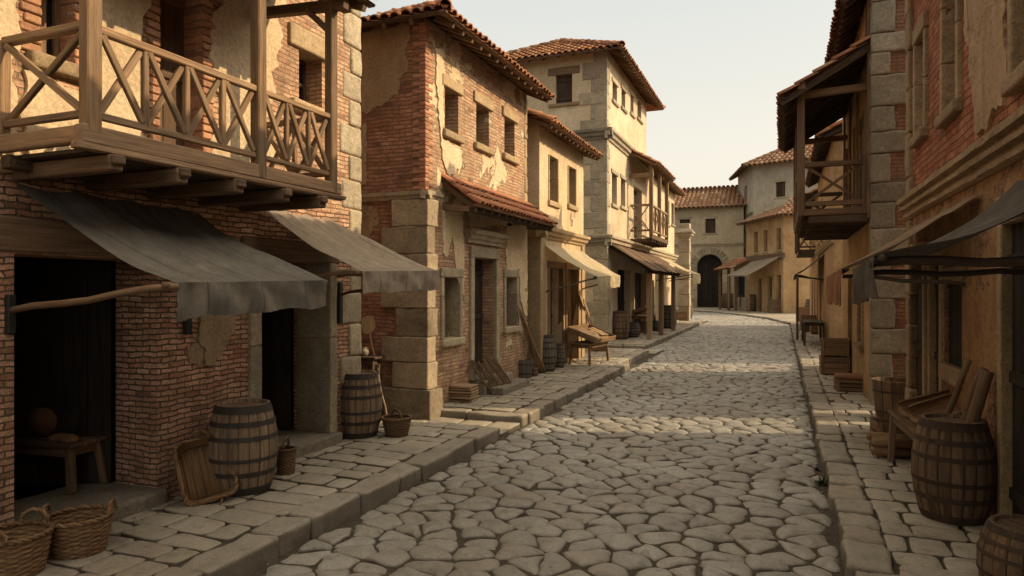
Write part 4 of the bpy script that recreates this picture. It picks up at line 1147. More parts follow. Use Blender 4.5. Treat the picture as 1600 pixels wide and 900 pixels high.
for o in (d1, d2):
    m = MB()
    for a, b in ((o[0] - .12, o[0]), (o[1], o[1] + .12)): w.box(m, a, b, .18, o[3], -.2, .04, .01, .004)
    w.box(m, o[0] - .14, o[1] + .14, o[3] - .01, o[3] + .16, -.2, .05, .01, .004)
    m.build('door_frame', M['wood'], H)
zc = A(850, 372)[1]
PR = [(0, .04), (.06, .06), (.09, .12), (.16, .14), (.19, .2), (.27, .21), (.29, .05)]
cornice(H, w, -.2, w.L + .05, zc, PR, M['sandstone'], 'string_course')
cornice(H, Wall((-7, Y0), (XL3, Y0), 0, 6), .8, 1.8, zc, PR, M['sandstone'], 'string_course')
for a, b in ((-.03, .34), (w.L - .3, w.L + .02)): m = MB(); w.block(m, a, b, .18, zc, -.3, .05, .02, .015, 9); m.build('pilaster', M['sandstone'], H)
m = MB(); em = MB(); roof_plane(m, em, (XL3 + .5, Y0 - .4, 6.02), (XL3 + .5, Y1 + .25, 6.02), (-1, 0, 0), 3.2, 1.3, 0, 0, .19, .36, .36)
caps(m, (XL3 + .5, Y0 - .35, 6.07), (XL3 - 2.7, Y0 - .35, 7.37)); caps(m, (XL3 - 2.7, Y0 - .35, 7.38), (XL3 - 2.7, Y1 + .25, 7.38))
roof_plane(m, None, (XL3 - 5.9, Y1 + .25, 6.02), (XL3 - 5.9, Y0 - .4, 6.02), (1, 0, 0), 3.2, 1.3)
r = m.build('roof', M['tile'], H); em.build('eave_timber', M['wood_brown'], r)
m = MB(); m.add([(XL3, Y0 - .03, 6.15), (XL3 - 5.5, Y0 - .03, 6.15), (XL3 - 2.7, Y0 - .03, 7.3)], [(0, 1, 2)]); m.build('gable', M['l3'], H)
make_awning('cream canvas awning glowing in sunlight over the produce table', [(XL3 + .03, 15.45, 3.28), (XL3 + .03, 19.0, 3.28)], [(-4.2, 16.0, 2.48), (-4.2, 18.5, 2.55)], .34, .12, M['cloth_cream'],
            [((XL3, 15.6, 2.1), (-4.22, 16.05, 2.45), .02), ((XL3, 18.8, 2.15), (-4.22, 18.45, 2.5), .02)], True, 22, 14, seed=9.2, ragged=.03, pole_mat=M['pole_dark'])

# ================================================================== house 4, tall stone
XL4 = -6.2; Y0, Y1, Y2 = 25.1, 33.2, 42.4
H = thing('house', 'tall pale stone house with hipped tile roof and four small top windows', 'house', (XL4, Y0, 0))
w = Wall((XL4, Y0), (XL4, Y2), 0, 11.3); wt = Wall((XL4, Y0), (XL4, Y1), 0, 11.3); ws = Wall((-11.6, Y0), (XL4, Y0), 0, 11.3); A = w.at
top = [rect(957, 127, 964, 163), rect(971, 138, 977, 173), rect(985, 146, 990, 181), rect(996, 155, 1002, 190)]
mid = [rect(956, 270, 964, 322), rect(970, 278, 977, 325)]
bd = rect(990, 290, 1003, 376); fw = [rect(1042, 312, 1046, 352), rect(1049, 316, 1053, 352)]
gd = [rect(965, 420, 985, 532), rect(992, 425, 1010, 525)]
gd = [(a, b, .2, d) for a, b, c, d in gd]
m = MB(); wt.face(m, top + mid + [bd] + gd, .35); A2 = ws.at
(a, z1), (b, z0) = A2(868, 118), A2(894, 160); sw = (a, b, z0, z1)
ws.face(m, [sw], .3)
for a, b in (((XL4, Y1), (-11.6, Y1)), ((-11.6, Y1), (-11.6, Y0))): Wall(a, b, 0, 11.3).face(m)
wg = Wall((XL4, Y1), (XL4, Y2), 0, 8.0); off = Y1 - Y0
g4 = [(a - off, b - off, c, d) for a, b, c, d in fw]; gdo = [(1.0, 2.1, .2, 2.6), (4.2, 5.4, .2, 2.6)]
wg.face(m, g4 + gdo, .3)
for a, b in (((XL4, Y2), (-10, Y2)), ((-10, Y2), (-10, Y1))): Wall(a, b, 0, 8.0).face(m)
m.build('wall', M['l4'], H)
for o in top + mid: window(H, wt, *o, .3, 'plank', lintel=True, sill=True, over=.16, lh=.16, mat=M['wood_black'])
for o in g4: window(H, wg, *o, .3, 'plank', sill=True, mat=M['wood_black'])
window(H, ws, *sw, .14, 'shutter', lintel=True, sill=True, over=.3, lh=.28, lmat=M['wood_pale'], mat=M['wood_dark'])
door_leaf(H, wt, *bd, -.3, M['wood_dark'])
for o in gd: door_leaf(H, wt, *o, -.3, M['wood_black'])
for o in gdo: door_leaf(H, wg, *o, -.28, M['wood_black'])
quoins(H, wt, 0, .2, 11.2, None, (.5, .3), (.4, .62), .03, M['stone_l4'], -1, None)
m = MB(); z = .2; k = 0
while z < 11.1:
    q = z + .45 + rnd.random() * .22; l = (.95, .5)[k % 2] + rnd.random() * .15; rough_block(m, (XL4 - l / 2 + .02, Y0 + .02, (z + q) / 2), (l, .1, q - z - .01), None, 7, .02, .018); z = q; k += 1
m.build('corner_stonework', M['stone_l4'], H)
PR = [(0, .06), (.1, .08), (.13, .16), (.24, .18), (.28, .26), (.38, .27), (.42, .06)]
z8 = A(950, 215)[1] - .1; z4 = A(950, 384)[1]
cornice(H, wt, -.25, wt.L + .1, z8, PR, M['stone'], 'string_course'); cornice(H, ws, 0, ws.L + .25, z8, PR, M['stone_grey'], 'string_course')
cornice(H, w, -.2, w.L, z4, PR, M['stone'], 'string_course'); cornice(H, ws, 0, ws.L + .2, z4, PR, M['stone_grey'], 'string_course')
xe, ye, ze = XL4 + .75, Y0 - .75, 11.05; tn = math.tan(math.radians(27)); rn_ = (xe + 12.3) / 2
m = MB(); em = MB()
roof_plane(m, em, (xe, ye, ze), (xe, Y1 + .6, ze), (-1, 0, 0), rn_, rn_ * tn, rn_, rn_, .27, .45, .4, rl=1.4)
roof_plane(m, em, (-12.3, ye, ze), (xe, ye, ze), (0, 1, 0), rn_, rn_ * tn, rn_, rn_ - .01, .27, .45, .6, rl=1.4)
roof_plane(m, None, (-12.3, Y1 + .6, ze), (-12.3, ye, ze), (1, 0, 0), rn_, rn_ * tn, rn_, rn_, .27, .45)
roof_plane(m, None, (xe, Y1 + .6, ze), (-12.3, Y1 + .6, ze), (0, -1, 0), rn_, rn_ * tn, rn_, rn_ - .01, .27, .45)
ap0 = (xe - rn_, ye + rn_, ze + rn_ * tn + .06); ap1 = (xe - rn_, Y1 + .6 - rn_, ze + rn_ * tn + .06)
caps(m, (xe, ye, ze + .06), ap0, .15, .5); caps(m, (-12.3, ye, ze + .06), ap0, .15, .5); caps(m, ap0, ap1, .15, .5); caps(m, (xe, Y1 + .6, ze + .06), ap1, .15, .5)
r = m.build('roof', M['tile'], H); em.build('eave_timber', M['wood_brown'], r)
m = MB(); box(m, (-8.9, (Y0 + Y1) / 2, 11.25), (5.3, Y1 - Y0 - .1, .08), None, 0); m.build('ceiling', M['wood_black'], H)
m = MB(); em = MB(); roof_plane(m, em, (XL4 + .6, Y1 + .1, 7.95), (XL4 + .6, Y2 + .5, 7.95), (-1, 0, 0), 4., 1.7, 0, 0, .27, .45, .45, rl=1.3)
roof_plane(m, None, (XL4 - 7., Y2 + .5, 7.95), (XL4 - 7., Y1 + .1, 7.95), (1, 0, 0), 3.6, 1.6, 0, 0, .27, .45)
r = m.build('roof', M['tile'], H); em.build('eave_timber', M['wood_brown'], r)
# its balcony
XB = -5.25; ya, yb = 29.2, 33.4; zf = A(985, 378)[1] + .1
zf = 4.55
bal = thing('balcony', None, None); bal.parent = H; bal.location = V((XB, ya, zf)) - H.location
m = MB(); box(m, ((XB + XL4) / 2, (ya + yb) / 2, zf - .05), (XL4 - XB, yb - ya, .1), None, .01); beam(m, (XB, ya - .1, zf - .12), (XB, yb + .1, zf - .12), .14, .2); m.build('floor_board', M['wood_brown'], bal)
for i in range(7):
    y = ya + .15 + (yb - ya - .3) * i / 6; m = MB(); beam(m, (XL4, y, zf - .28), (XB + .05, y, zf - .28), .13, .18, .03); m.build('joist', M['wood_dark'], bal)
for y in (ya, (ya + yb) / 2, yb):
    m = MB(); beam(m, (XB, y, zf - .1), (XB, y, 7.55), .16, .16, .01, .004, (1, 0, 0)); m.build('post', M['wood'], bal)
xrail(bal, (XB, ya + .08), (XB, (ya + yb) / 2 - .08), zf + .15, zf + 1.25, 2, M['wood'], .08); xrail(bal, (XB, (ya + yb) / 2 + .08), (XB, yb - .08), zf + .15, zf + 1.25, 2, M['wood'], .08)
xrail(bal, (XL4 + .05, ya), (XB - .08, ya), zf + .15, zf + 1.25, 1, M['wood'], .08)
m = MB(); beam(m, (XL4, ya, 7.1), (XB + .1, ya, 7.1), .14, .18); m.build('tie_beam', M['wood'], bal)
m = MB(); em = MB(); roof_plane(m, em, (XB + .35, ya - .4, 7.5), (XB + .35, yb + .4, 7.5), (-1, 0, 0), 1.35, .75, 0, 0, .24, .4, .5, rl=1.4)
r = m.build('roof', M['tile'], bal); em.build('eave_timber', M['wood'], r)
# lean-to on posts in front of it
LT = thing('lean_to', 'dark boarded lean-to roof on timber posts shading the stone house shops', 'lean-to', (-5.5, 25.3, ZL))
ya, yb = 25.25, 34.4; m = MB(); n = 22
for i in range(n):
    y = ya + (yb - ya) * (i + .5) / n; dx = rnd.random() * .12
    beam(m, (XL4 + .05, y, 3.92), (-4.55 + dx, y, 2.88 - .0 * i), (yb - ya) / n + .02, .035, .006, .012)
m.build('roof_board', M['wood_brown'], LT)
for i in range(8): m = MB(); y = ya + .2 + (yb - ya - .4) * i / 7; beam(m, (XL4 + .05, y, 3.8), (-4.7, y, 2.86), .09, .1); m.build('rafter', M['wood_dark'], LT)
m = MB(); beam(m, (-4.85, ya, 2.86), (-4.85, yb, 2.86), .13, .16); m.build('plate_beam', M['wood_dark'], LT)
for px_, py_ in ((1015, 530), (1033, 522), (1052, 511)):
    p = at_z(px_, py_, ZL); m = MB(); beam(m, (-4.85, at_x(px_, 450, -4.85).y, ZL), (-4.85, at_x(px_, 450, -4.85).y, 2.8), .19, .19, .02, .006, (1, 0, 0)); m.build('post', M['wood'], LT)
make_awning('small ragged cream awning beyond the lean-to by the stone pillar', [(XL4 + .04, 35.6, 3.9), (XL4 + .04, 40.6, 3.9)], [(-4.35, 36.2, 2.95), (-4.35, 39.6, 3.0)], .55, .12, M['cloth_cream'],
            [((XL4, 35.9, 2.6), (-4.4, 36.3, 2.9), .03), ((XL4, 40.2, 2.6), (-4.4, 39.5, 2.9), .03)], True, 16, 10, seed=12.2, ragged=.08, pole_mat=M['pole_dark'])

# gate pillar beyond house 4
zb = .1; yP = 44.6; pl = at_y(1060, 480, yP).x; pr = at_y(1077, 480, yP).x; zt = at_y(1068, 372, yP).z; cw = (pr - pl)
T = thing('stone_pillar', 'tall square stone gate pillar with stepped cap past the stone house', 'pillar', ((pl + pr) / 2, yP, 0)); cx = (pl + pr) / 2
m = MB(); z = 0.; k = 0
while z < zt - .1:
    q = min(z + .7 + rnd.random() * .3, zt); rough_block(m, (cx, yP + cw / 2, (z + q) / 2), (cw * (1.0 + .06 * (k % 2)), cw, q - z - .01), None, 7, .04, .02); z = q; k += 1
m.build('shaft', M['stone_l4'], T)
m = MB(); 
for a, s, hh in ((0, 1.15, .14), (.14, 1.5, .16), (.3, 1.75, .12)): rough_block(m, (cx, yP + cw / 2, zt + a + hh / 2), (cw * s, cw * s, hh), None, 6, .03, .01)
vs = [(cx + x * cw * .85, yP + cw / 2 + y * cw * .85, zt + .42) for x, y in ((-1, -1), (1, -1), (1, 1), (-1, 1))] + [(cx + x * cw * .5, yP + cw / 2 + y * cw * .5, zt + .68) for x, y in ((-1, -1), (1, -1), (1, 1), (-1, 1))]
m.add(vs, [(0, 1, 5, 4), (1, 2, 6, 5), (2, 3, 7, 6), (3, 0, 4, 7), (4, 5, 6, 7)]); rough_block(m, (cx, yP + cw / 2, zt + .8), (cw * 1.05, cw * 1.05, .3), None, 6, .03, .01); m.build('cap', M['stone_l4'], T)

# ================================================================== arch house at the end
YA = 75.; xa = at_y(1040, 450, YA).x; xb = at_y(1162, 450, YA).x
zt = at_y(1100, 326, YA).z
H = thing('house', 'long buff house closing the street with a dark round arched gateway', 'house', ((xa + xb) / 2, YA, 0))
w = Wall((xa, YA), (xb, YA), 0, zt + .3); A = w.at
aw = rect(1089, 398, 1129, 473); aw = (aw[0], aw[1], .1, aw[3]); rad = (aw[1] - aw[0]) / 2; spring = aw[3] - rad
w1 = rect(1062, 343, 1078, 363); w2 = rect(1102, 342, 1118, 364)
m = MB(); w.face(m, [aw, w1, w2], .6)
uc = (aw[0] + aw[1]) / 2; N = 20
for i in range(N):
    a0, a1 = PI * i / N, PI * (i + 1) / N; q = []
    for a in (a0, a1): q.append((uc - math.cos(a) * rad, spring + math.sin(a) * rad))
    m.add([w.pt(q[0][0], q[0][1]), w.pt(q[1][0], q[1][1]), w.pt(q[1][0], aw[3]), w.pt(q[0][0], aw[3])], [(0, 1, 2, 3)])
    m.add([w.pt(*q[0]), w.pt(*q[1]), w.pt(*q[1], -.6), w.pt(*q[0], -.6)], [(0, 1, 2, 3)])
for a, b in (((xb, YA), (xb, YA + 7)), ((xb, YA + 7), (xa, YA + 7)), ((xa, YA + 7), (xa, YA))): Wall(a, b, 0, zt + .3).face(m)
m.build('wall', M['arch'], H)
m = MB(); n = 15
for i in range(n):
    a = PI * (i + .5) / n; c = w.pt(uc - math.cos(a) * (rad + .38), spring + math.sin(a) * (rad + .38), .0)
    R = w.R @ Matrix.Rotation(-(a - PI / 2) * -1, 3, 'Y') if False else w.R @ Matrix.Rotation(a - PI / 2, 3, 'Y')
    rough_block(m, c, (PI * (rad + .3) / n - .03, .3, .74), R, 6, .04, .02)
for s in (-1, 1):
    z = .1
    while z < spring - .2:
        q = min(z + .9, spring); w.block(m, uc + s * (rad + .38) - .4, uc + s * (rad + .38) + .4, z, q - .01, -.3, .15, .04, .02, 6); z = q
m.build('arch_ring', M['stone'], H)
door_leaf(H, w, aw[0], aw[1], .1, aw[3], -.55, M['wood_black'], name='gate')
for o in (w1, w2): window(H, w, *o, .3, 'shutter', lintel=True, sill=True, over=.25, lh=.25, mat=M['wood_dark'], lmat=M['stone'])
cornice(H, w, 0, w.L, A(1100, 385)[1], [(0, .08), (.15, .1), (.2, .22), (.3, .24), (.34, .05)], M['stone'], 'string_course')
m = MB(); em = MB(); zr_ = at_y(1100, 298, YA + 4.5).z; roof_plane(m, em, (xa - .5, YA - .7, zt), (xb + .3, YA - .7, zt), (0, 1, 0), 5.2, zr_ - zt, 0, 0, .48, .8, .9, rl=2.)
roof_plane(m, None, (xb + .3, YA + 9.7, zt), (xa - .5, YA + 9.7, zt), (0, -1, 0), 5.2, zr_ - zt, 0, 0, .48, .8)
caps(m, (xa - .5, YA + 4.5, zr_ + .1), (xb + .3, YA + 4.5, zr_ + .1), .25, .8)
r = m.build('roof', M['tile_far'], H); em.build('eave_timber', M['wood_brown'], r)

# ================================================================== pale tower house behind
c = at_y(1177, 450, 72.); l = at_y(1153, 450, 79.); rr = at_y(1300, 450, 69.5)
zt = at_y(1177, 262, 72.).z
H = thing('house', 'tall pale grey plaster house with hipped roof rising behind the awning shops', 'house', (c.x, c.y, 0))
wf = Wall((c.x, c.y), (rr.x, rr.y), 0, zt + .3); wl_ = Wall((l.x, l.y), (c.x, c.y), 0, zt + .3)
def rectw(w_, px0, py0, px1, py1): (a, z1), (b, z0) = w_.at(px0, py0), w_.at(px1, py1); return (a, b, z0, z1)
wa = rectw(wf, 1212, 285, 1227, 307); wb = rectw(wl_, 1163, 292, 1167, 316); wc = rectw(wl_, 1163, 362, 1167, 387)
m = MB(); wf.face(m, [wa], .3); wl_.face(m, [wb, wc], .3); bk = V((rr.x + 1, rr.y + 9)); Wall((rr.x, rr.y), (rr.x + 1, rr.y + 9), 0, zt + .3).face(m); Wall((rr.x + 1, rr.y + 9), (l.x, l.y), 0, zt + .3).face(m)
m.build('wall', M['tower'], H)
window(H, wf, *wa, .2, 'plank', lintel=True, sill=True, over=.25, lh=.22); window(H, wl_, *wb, .25, 'plank', sill=True); window(H, wl_, *wc, .25, 'plank', sill=True)
m = MB(); em = MB()
o1 = wl_.pt(0, zt, .8) - wl_.d * .8; o2 = V((c.x, c.y, zt)) + (wf.n + wl_.n) * .75; o3 = wf.pt(wf.L, zt, .8) + wf.d * .5
upf = -wf.n; upl = -wl_.n
Lf = (o3 - o2).length; Ll = (o2 - o1).length
roof_plane(m, em, o2, o3, upf, 5.5, 2.9, 4.2, 0, .48, .8, .9, rl=2.)
roof_plane(m, em, o1, o2, upl, 5.5, 2.9, 0, 4.2, .48, .8, .9, rl=2.)
caps(m, o2 + V((0, 0, .1)), o2 + wf.d * 4.2 - wf.n * 5.5 + V((0, 0, 3.0)), .25, .8)
r = m.build('roof', M['tile_far'], H); em.build('eave_timber', M['wood_brown'], r)
cornice(H, wl_, 0, wl_.L, wl_.at(1165, 340)[1], [(0, .06), (.2, .12), (.3, .04)], M['stone_grey'], 'string_course')

# ================================================================== orange awning-shop house in front of it
l = at_y(1166, 450, 66.); c = at_y(1224, 450, 59.5); rr = at_y(1330, 450, 60.5)
H = thing('house', 'low orange plaster house with three narrow windows over awning shops', 'house', (c.x, c.y, 0))
wf = Wall((l.x, l.y), (c.x, c.y), 0, 9.); zt = wf.at(1166, 352)[1]; zt2 = wf.at(1224, 333)[1]; zt = (zt + zt2) / 2
wf = Wall((l.x, l.y), (c.x, c.y), 0, zt); wr = Wall((c.x, c.y), (rr.x, rr.y), 0, zt)
tw = [rectw(wf, 1178, 363, 1184, 395), rectw(wf, 1193, 360, 1199, 393), rectw(wf, 1213, 357, 1220, 390)]
gd = [rectw(wf, 1184, 435, 1190, 488), rectw(wf, 1199, 432, 1206, 488), rectw(wf, 1213, 430, 1220, 488)]
gd = [(a, b, .12, d) for a, b, c_, d in gd]
m = MB(); wf.face(m, tw + gd, .35); wr.face(m); Wall((rr.x, rr.y), (rr.x, rr.y + 5), 0, zt).face(m); Wall((rr.x, rr.y + 5), (l.x, l.y), 0, zt).face(m); m.build('wall', M['e3'], H)
for o in tw: window(H, wf, *o, .3, 'plank', sill=True, sh=.12)
for o in gd: door_leaf(H, wf, *o, -.3, M['wood_black'])
m = MB(); em = MB(); o1 = wf.pt(-.6, zt - .1, .7); o2 = wf.pt(wf.L, zt - .1, .7) + wf.d * .5
roof_plane(m, em, o1, o2, -wf.n, 5.5, 2.2, 0, 2.5, .42, .7, .8, rl=1.8)
roof_plane(m, em, o2, o2 + wr.d * 8, -wr.n, 5.5, 2.2, 2.5, 0, .42, .7, .8, rl=1.8)
r = m.build('roof', M['tile_far'], H); em.build('eave_timber', M['wood_brown'], r)
zg = wf.at(1190, 412)[1]
m = MB(); wf.box(m, .2, wf.L + .1, zg + .3, zg + .75, -.1, .14, .03, .02); m.build('fascia_beam', M['wood_brown'], H)
pw = lambda u, z, o: wf.pt(u, z, o)
uA, zA = wf.at(1170, 414)
make_awning('grey canvas awning on the orange house at the street bend', [wf.pt(1.6, zg + .3, .1), wf.pt(wf.L - .2, zg + .55, .1)], [wf.pt(.2, zg - .95, 1.9), wf.pt(wf.L - 1.9, zg - 1.05, 2.2)], .12, .12, M['cloth_taupe'], [(wf.pt(wf.L - 1.9, .12, 2.1), wf.pt(wf.L - 1.9, zg - 1.05, 2.15), .08), (wf.pt(.4, .12, 1.8), wf.pt(.4, zg - 1., 1.85), .08)], True, 16, 10, seed=15.)
LT2 = thing('lean_to', 'low tiled lean-to roof beside the arched gateway at the street end', 'lean-to', wf.pt(-1, .12, .5))
q1 = wf.pt(-4.2, 3.9, 1.5); q2 = wf.pt(.6, 3.95, 1.7)
m = MB(); roof_plane(m, None, q1, q2, -wf.n, 2., 1.0, 0, 0, .4, .6); m.build('roof', M['tile'], LT2)
for u in (-3.6, -1.4, .3):
    m = MB(); p = wf.pt(u, 0, 1.1); beam(m, p + V((0, 0, .1)), p + V((0, 0, 4.0)), .26, .26, .02, .01, (1, 0, 0)); m.build('post', M['wood_brown'], LT2)
m = MB(); Wall(tuple(wf.pt(-3.4, 0, -.2).xy), tuple(wf.pt(.1, 0, -.2).xy), 0, 4.6).face(m, [(.5, 2.6, 1.3, 3.6)], .3); m.build('wall', M['arch'], LT2)
m = MB(); Wall(tuple(wf.pt(-3.4, 0, -.5).xy), tuple(wf.pt(.1, 0, -.5).xy), 0, 4.6).face(m); m.build('back_board', M['wood_black'], LT2)

# ================================================================== right side: red brick house, near
XR1 = 1.78; Y0, Y1 = -1.5, 11.55
H = thing('house', 'near right house of red brick above stained orange plaster with moulded cornice', 'house', (XR1, Y0, 0))
w = Wall((XR1, Y1), (XR1, Y0), 0, 7.1); A = w.at; ZC = 3.28
w1 = rect(1434, 70, 1448, 200); w2 = rect(1478, -60, 1500, 158); w3 = rect(1590, -60, 1625, 90)
gw = rect(1477, 440, 1503, 578); d2 = rect(1424, 400, 1446, 640); d2 = (d2[0], d2[1], .14, 2.6); d3 = rect(1457, 400, 1472, 640); d3 = (d3[0], d3[1], .14, 2.55); nd = (u_(1, 1), 0, 0, 0)
dn = A(1572, 640)[0]; nd = (dn, dn + 1.15, .14, 2.75)
wu = Wall((XR1, Y1), (XR1, Y0), ZC, 7.1); wlo = Wall((XR1, Y1), (XR1, Y0), 0, ZC)
m = MB(); wu.face(m, [w1, w2, w3], .3); m.build('wall', M['r1_up'], H)
m = MB(); wlo.face(m, [gw, d2, d3, nd], .45)
for a, b in (((7, Y1), (XR1, Y1)), ((XR1, Y0), (7, Y0)), ((7, Y0), (7, Y1))): Wall(a, b, 0, 7.1).face(m)
m.build('wall', M['r1_low'], H)
window(H, w, *w1, .22, 'stone', lintel=True, sill=True, frame=.1, lh=.22, over=.12, lmat=M['stone_warm'], proud=.06)
window(H, w, *w2, .26, 'stone', lintel=True, sill=True, frame=.1, lh=.22, over=.12, lmat=M['stone_warm'], proud=.06)
window(H, w, *w3, .26, 'stone', lintel=True, sill=True, frame=.1, lh=.22, over=.12, lmat=M['stone_warm'], proud=.06)
window(H, w, *gw, .04, 'plank', sill=True, lintel=True, over=.1, sh=.2, lmat=M['stone_warm'], mat=M['wood_black'], proud=.02)  # black planks set almost flush stand in for the shade inside the opening
for o in (d2, d3, nd): door_leaf(H, w, *o, -.06, M['wood_black'])  # near-black leaves set almost flush carry the shade of these openings
for o in (d2, d3, nd):
    m = MB()
    for a, b in ((o[0] - .11, o[0] + .004), (o[1] - .004, o[1] + .11)): w.block(m, a, b, .12, o[3], -.3, .04, .012, .008, 9)
    w.block(m, o[0] - .15, o[1] + .15, o[3] - .01, o[3] + .24, -.3, .04, .015, .01, 9)
    m.build('door_frame', M['sandstone'], H)
p3 = lambda *ps: [A(*p) for p in ps]
plaster_patch(w, [A(1512, -60), A(1578, -60), A(1572, 60), A(1580, 120), A(1572, 165), A(1556, 172), A(1546, 205), A(1530, 205), A(1524, 160), A(1520, 110), A(1511, 50)], .03, M['r1_patch'], H, 31, .06)
cornice(H, w, -.12, w.L, ZC - .05, [(0, .03), (.02, .08), (.06, .09), (.07, .06), (.11, .06), (.12, .13), (.16, .14), (.17, .1), (.21, .1), (.22, .17), (.28, .18), (.31, .02)], M['stone_warm'])
quoins(H, w, 0, .15, 7.0, None, (.3, .2), (.42, .66), .06, M['stone_warm'], -1)
m = MB(); em = MB(); roof_plane(m, em, (XR1 - .5, Y1 + .2, 7.0), (XR1 - .5, Y0 - .3, 7.0), (1, 0, 0), 4., 1.5, 0, 0, .24, .4); r = m.build('roof', M['tile'], H); em.build('eave_timber', M['wood_brown'], r)
make_awning('dark charcoal canvas awning on the near right house', [(XR1 - .03, 6.5, 3.06), (XR1 - .03, 3.6, 3.03)], [(.6, 6.75, 2.36), (.58, 5.05, 2.42)], .3, .2, M['cloth_charcoal'],
            [((XR1, 6.3, 2.32), (.62, 6.6, 2.33), .024), ((XR1, 4.9, 2.36), (.56, 5.2, 2.38), .03)], True, 24, 16, seed=21., pole_mat=M['pole_dark'], poke=.03)
make_awning('faded brown canvas awning with a rust coloured hanging edge at right', [(XR1 - .03, 11.2, 3.1), (XR1 - .03, 7.6, 3.14)], [(.62, 11.0, 2.36), (.62, 8.2, 2.42)], .4, .08, M['cloth_brown'],
            [((XR1, 8.3, 2.24), (.64, 8.5, 2.34), .022)], True, 24, 16, seed=25., vmat=M['cloth_rust'], pole_mat=M['pole_dark'], poke=.03)

# ================================================================== right side: house with the roofed balcony
XR2 = 1.47; Y0, Y1 = 13.35, 19.6; D = 1.5
H = thing('house', 'right hand house with grey stone corner and dark roofed timber balcony', 'house', (XR2, Y0, 0))
w = Wall((XR2, Y1), (XR2, Y0), 0, 7.7); ws = Wall((XR2, Y0), (XR2 + D, Y0), 0, 8.7); A = w.at
L_ = w.L
ops = [(1.4, 2., 3.75, 5.6), (2.8, 3.55, 3.55, 5.75), (4.5, 5.1, 3.75, 5.6), (1.6, 2.6, .15, 2.5), (4.1, 4.9, 1.1, 2.4)]
m = MB(); w.face(m, ops, .25); m.build('wall', M['r2_front'], H)
m = MB(); ws.face(m); Wall((XR2 + D, Y0), (XR2 + D, Y1), 0, 8.6).face(m); Wall((XR2 + D, Y1), (XR2, Y1), 0, 8.6).face(m); m.build('wall', M['r2_side'], H)
for i in (0, 2, 4): window(H, w, *ops[i], .18, 'shutter', frame=.08, mat=M['wood_dark'], lmat=M['wood'], sill=True)
for i in (1, 3): door_leaf(H, w, *ops[i], -.2, M['wood_dark'])
m = MB()
for u in (.9, 2.4, 4.0, 5.6, 6.05): w.box(m, u - .06, u + .06, 3.45, 7.4, -.02, .05, .01, .006)
m.build('wall_post', M['wood'], H)
m = MB(); z = .1; k = 0
while z < 8.6:
    q = z + (.34 + rnd.random() * .12 if k % 3 else .5 + rnd.random() * .1); l = (.55, .3, .56, .34)[k % 4] + rnd.random() * .04
    rough_block(m, (XR2 - .02 + l / 2, Y0 + .08, (z + q) / 2), (l, .26, q - z - .01), None, 9, .028, .02); z = q; k += 1
m.build('corner_stonework', M['stone_grey'], H)
xe = XR2 - .5
m = MB(); em = MB(); roof_plane(m, em, (xe, Y1 + .3, 7.35), (xe, Y0 - .2, 7.35), (1, 0, 0), 2.1, 1.7, 0, 0, .2, .36, .34, rl=1.3)
S_ = V((3.2, 0, 2.6)).normalized()
beam(em, V((xe, Y0 - .14, 7.28)), V((xe, Y0 - .14, 7.28)) + S_ * 2.6, .08, .16)
r = m.build('roof', M['tile'], H); em.build('eave_timber', M['wood_dark'], r)
XB = .33; ya, yb = 13.75, 18.2; zf = 3.64
bal = thing('balcony', None, None); bal.parent = H; bal.location = V((XB, ya, zf)) - H.location
m = MB(); box(m, ((XB + XR2) / 2, (ya + yb) / 2, zf), (XR2 - XB, yb - ya, .06), None, .01); beam(m, (XB, ya - .06, zf - .02), (XB, yb + .06, zf - .02), .1, .14); beam(m, (XB - .05, ya, zf - .03), (XR2, ya, zf - .03), .1, .12); m.build('floor_board', M['wood_brown'], bal)
m = MB(); beam(m, (XB + .12, ya + .02, zf - .16), (XR2, ya + .02, zf - .16), .12, .17, .03); m.build('edge_beam', M['wood_dark'], bal)
for i in range(9):
    y = ya + .2 + (yb - ya - .3) * i / 8; m = MB(); beam(m, (XR2, y, zf - .16), (XB + .02, y, zf - .13), .1, .14, .04); beam(m, (XR2, y, zf - .235), (XB + .16, y, zf - .235), .09, .06, .02); m.build('joist', M['wood_dark'], bal)
for y in (ya, (ya + yb) / 2, yb):
    m = MB(); beam(m, (XB, y, zf), (XB, y, 5.95), .13, .13, .01, .004, (1, 0, 0)); m.build('post', M['wood_brown'], bal)
m = MB(); beam(m, (XR2 - .06, ya, zf), (XR2 - .06, ya, zf + .9), .1, .1, .01, .004, (1, 0, 0)); m.build('post', M['wood_brown'], bal)
xrail(bal, (XB + .05, ya), (XR2 - .1, ya), zf + .13, zf + .86, 1, M['wood_brown'], .08); xrail(bal, (XB + .05, yb), (XR2 - .1, yb), zf + .13, zf + .86, 1, M['wood_brown'], .08)
xrail(bal, (XB, ya + .07), (XB, (ya + yb) / 2 - .07), zf + .13, zf + .86, 2, M['wood_brown'], .08); xrail(bal, (XB, (ya + yb) / 2 + .07), (XB, yb - .07), zf + .13, zf + .86, 2, M['wood_brown'], .08)
m = MB(); beam(m, (XB, ya - .3, 5.93), (XB, yb + .3, 5.93), .13, .15); m.build('plate_beam', M['wood_brown'], bal)
for y in (ya, yb):
    m = MB(); beam(m, (XB, y, 5.82), (XR2, y, 5.86), .1, .13); m.build('tie_beam', M['wood_brown'], bal)
m = MB(); em = MB(); roof_plane(m, em, (XB - .38, yb + .35, 5.72), (XB - .38, ya - .3, 5.72), (1, 0, 0), 1.55, .92, 0, 0, .2, .36, .3, rl=1.75)
beam(em, (XB - .36, ya - .24, 5.66), (XR2 - .0, ya - .24, 6.52), .07, .16)
r = m.build('roof', M['tile'], bal); em.build('eave_timber', M['wood_dark'], r)

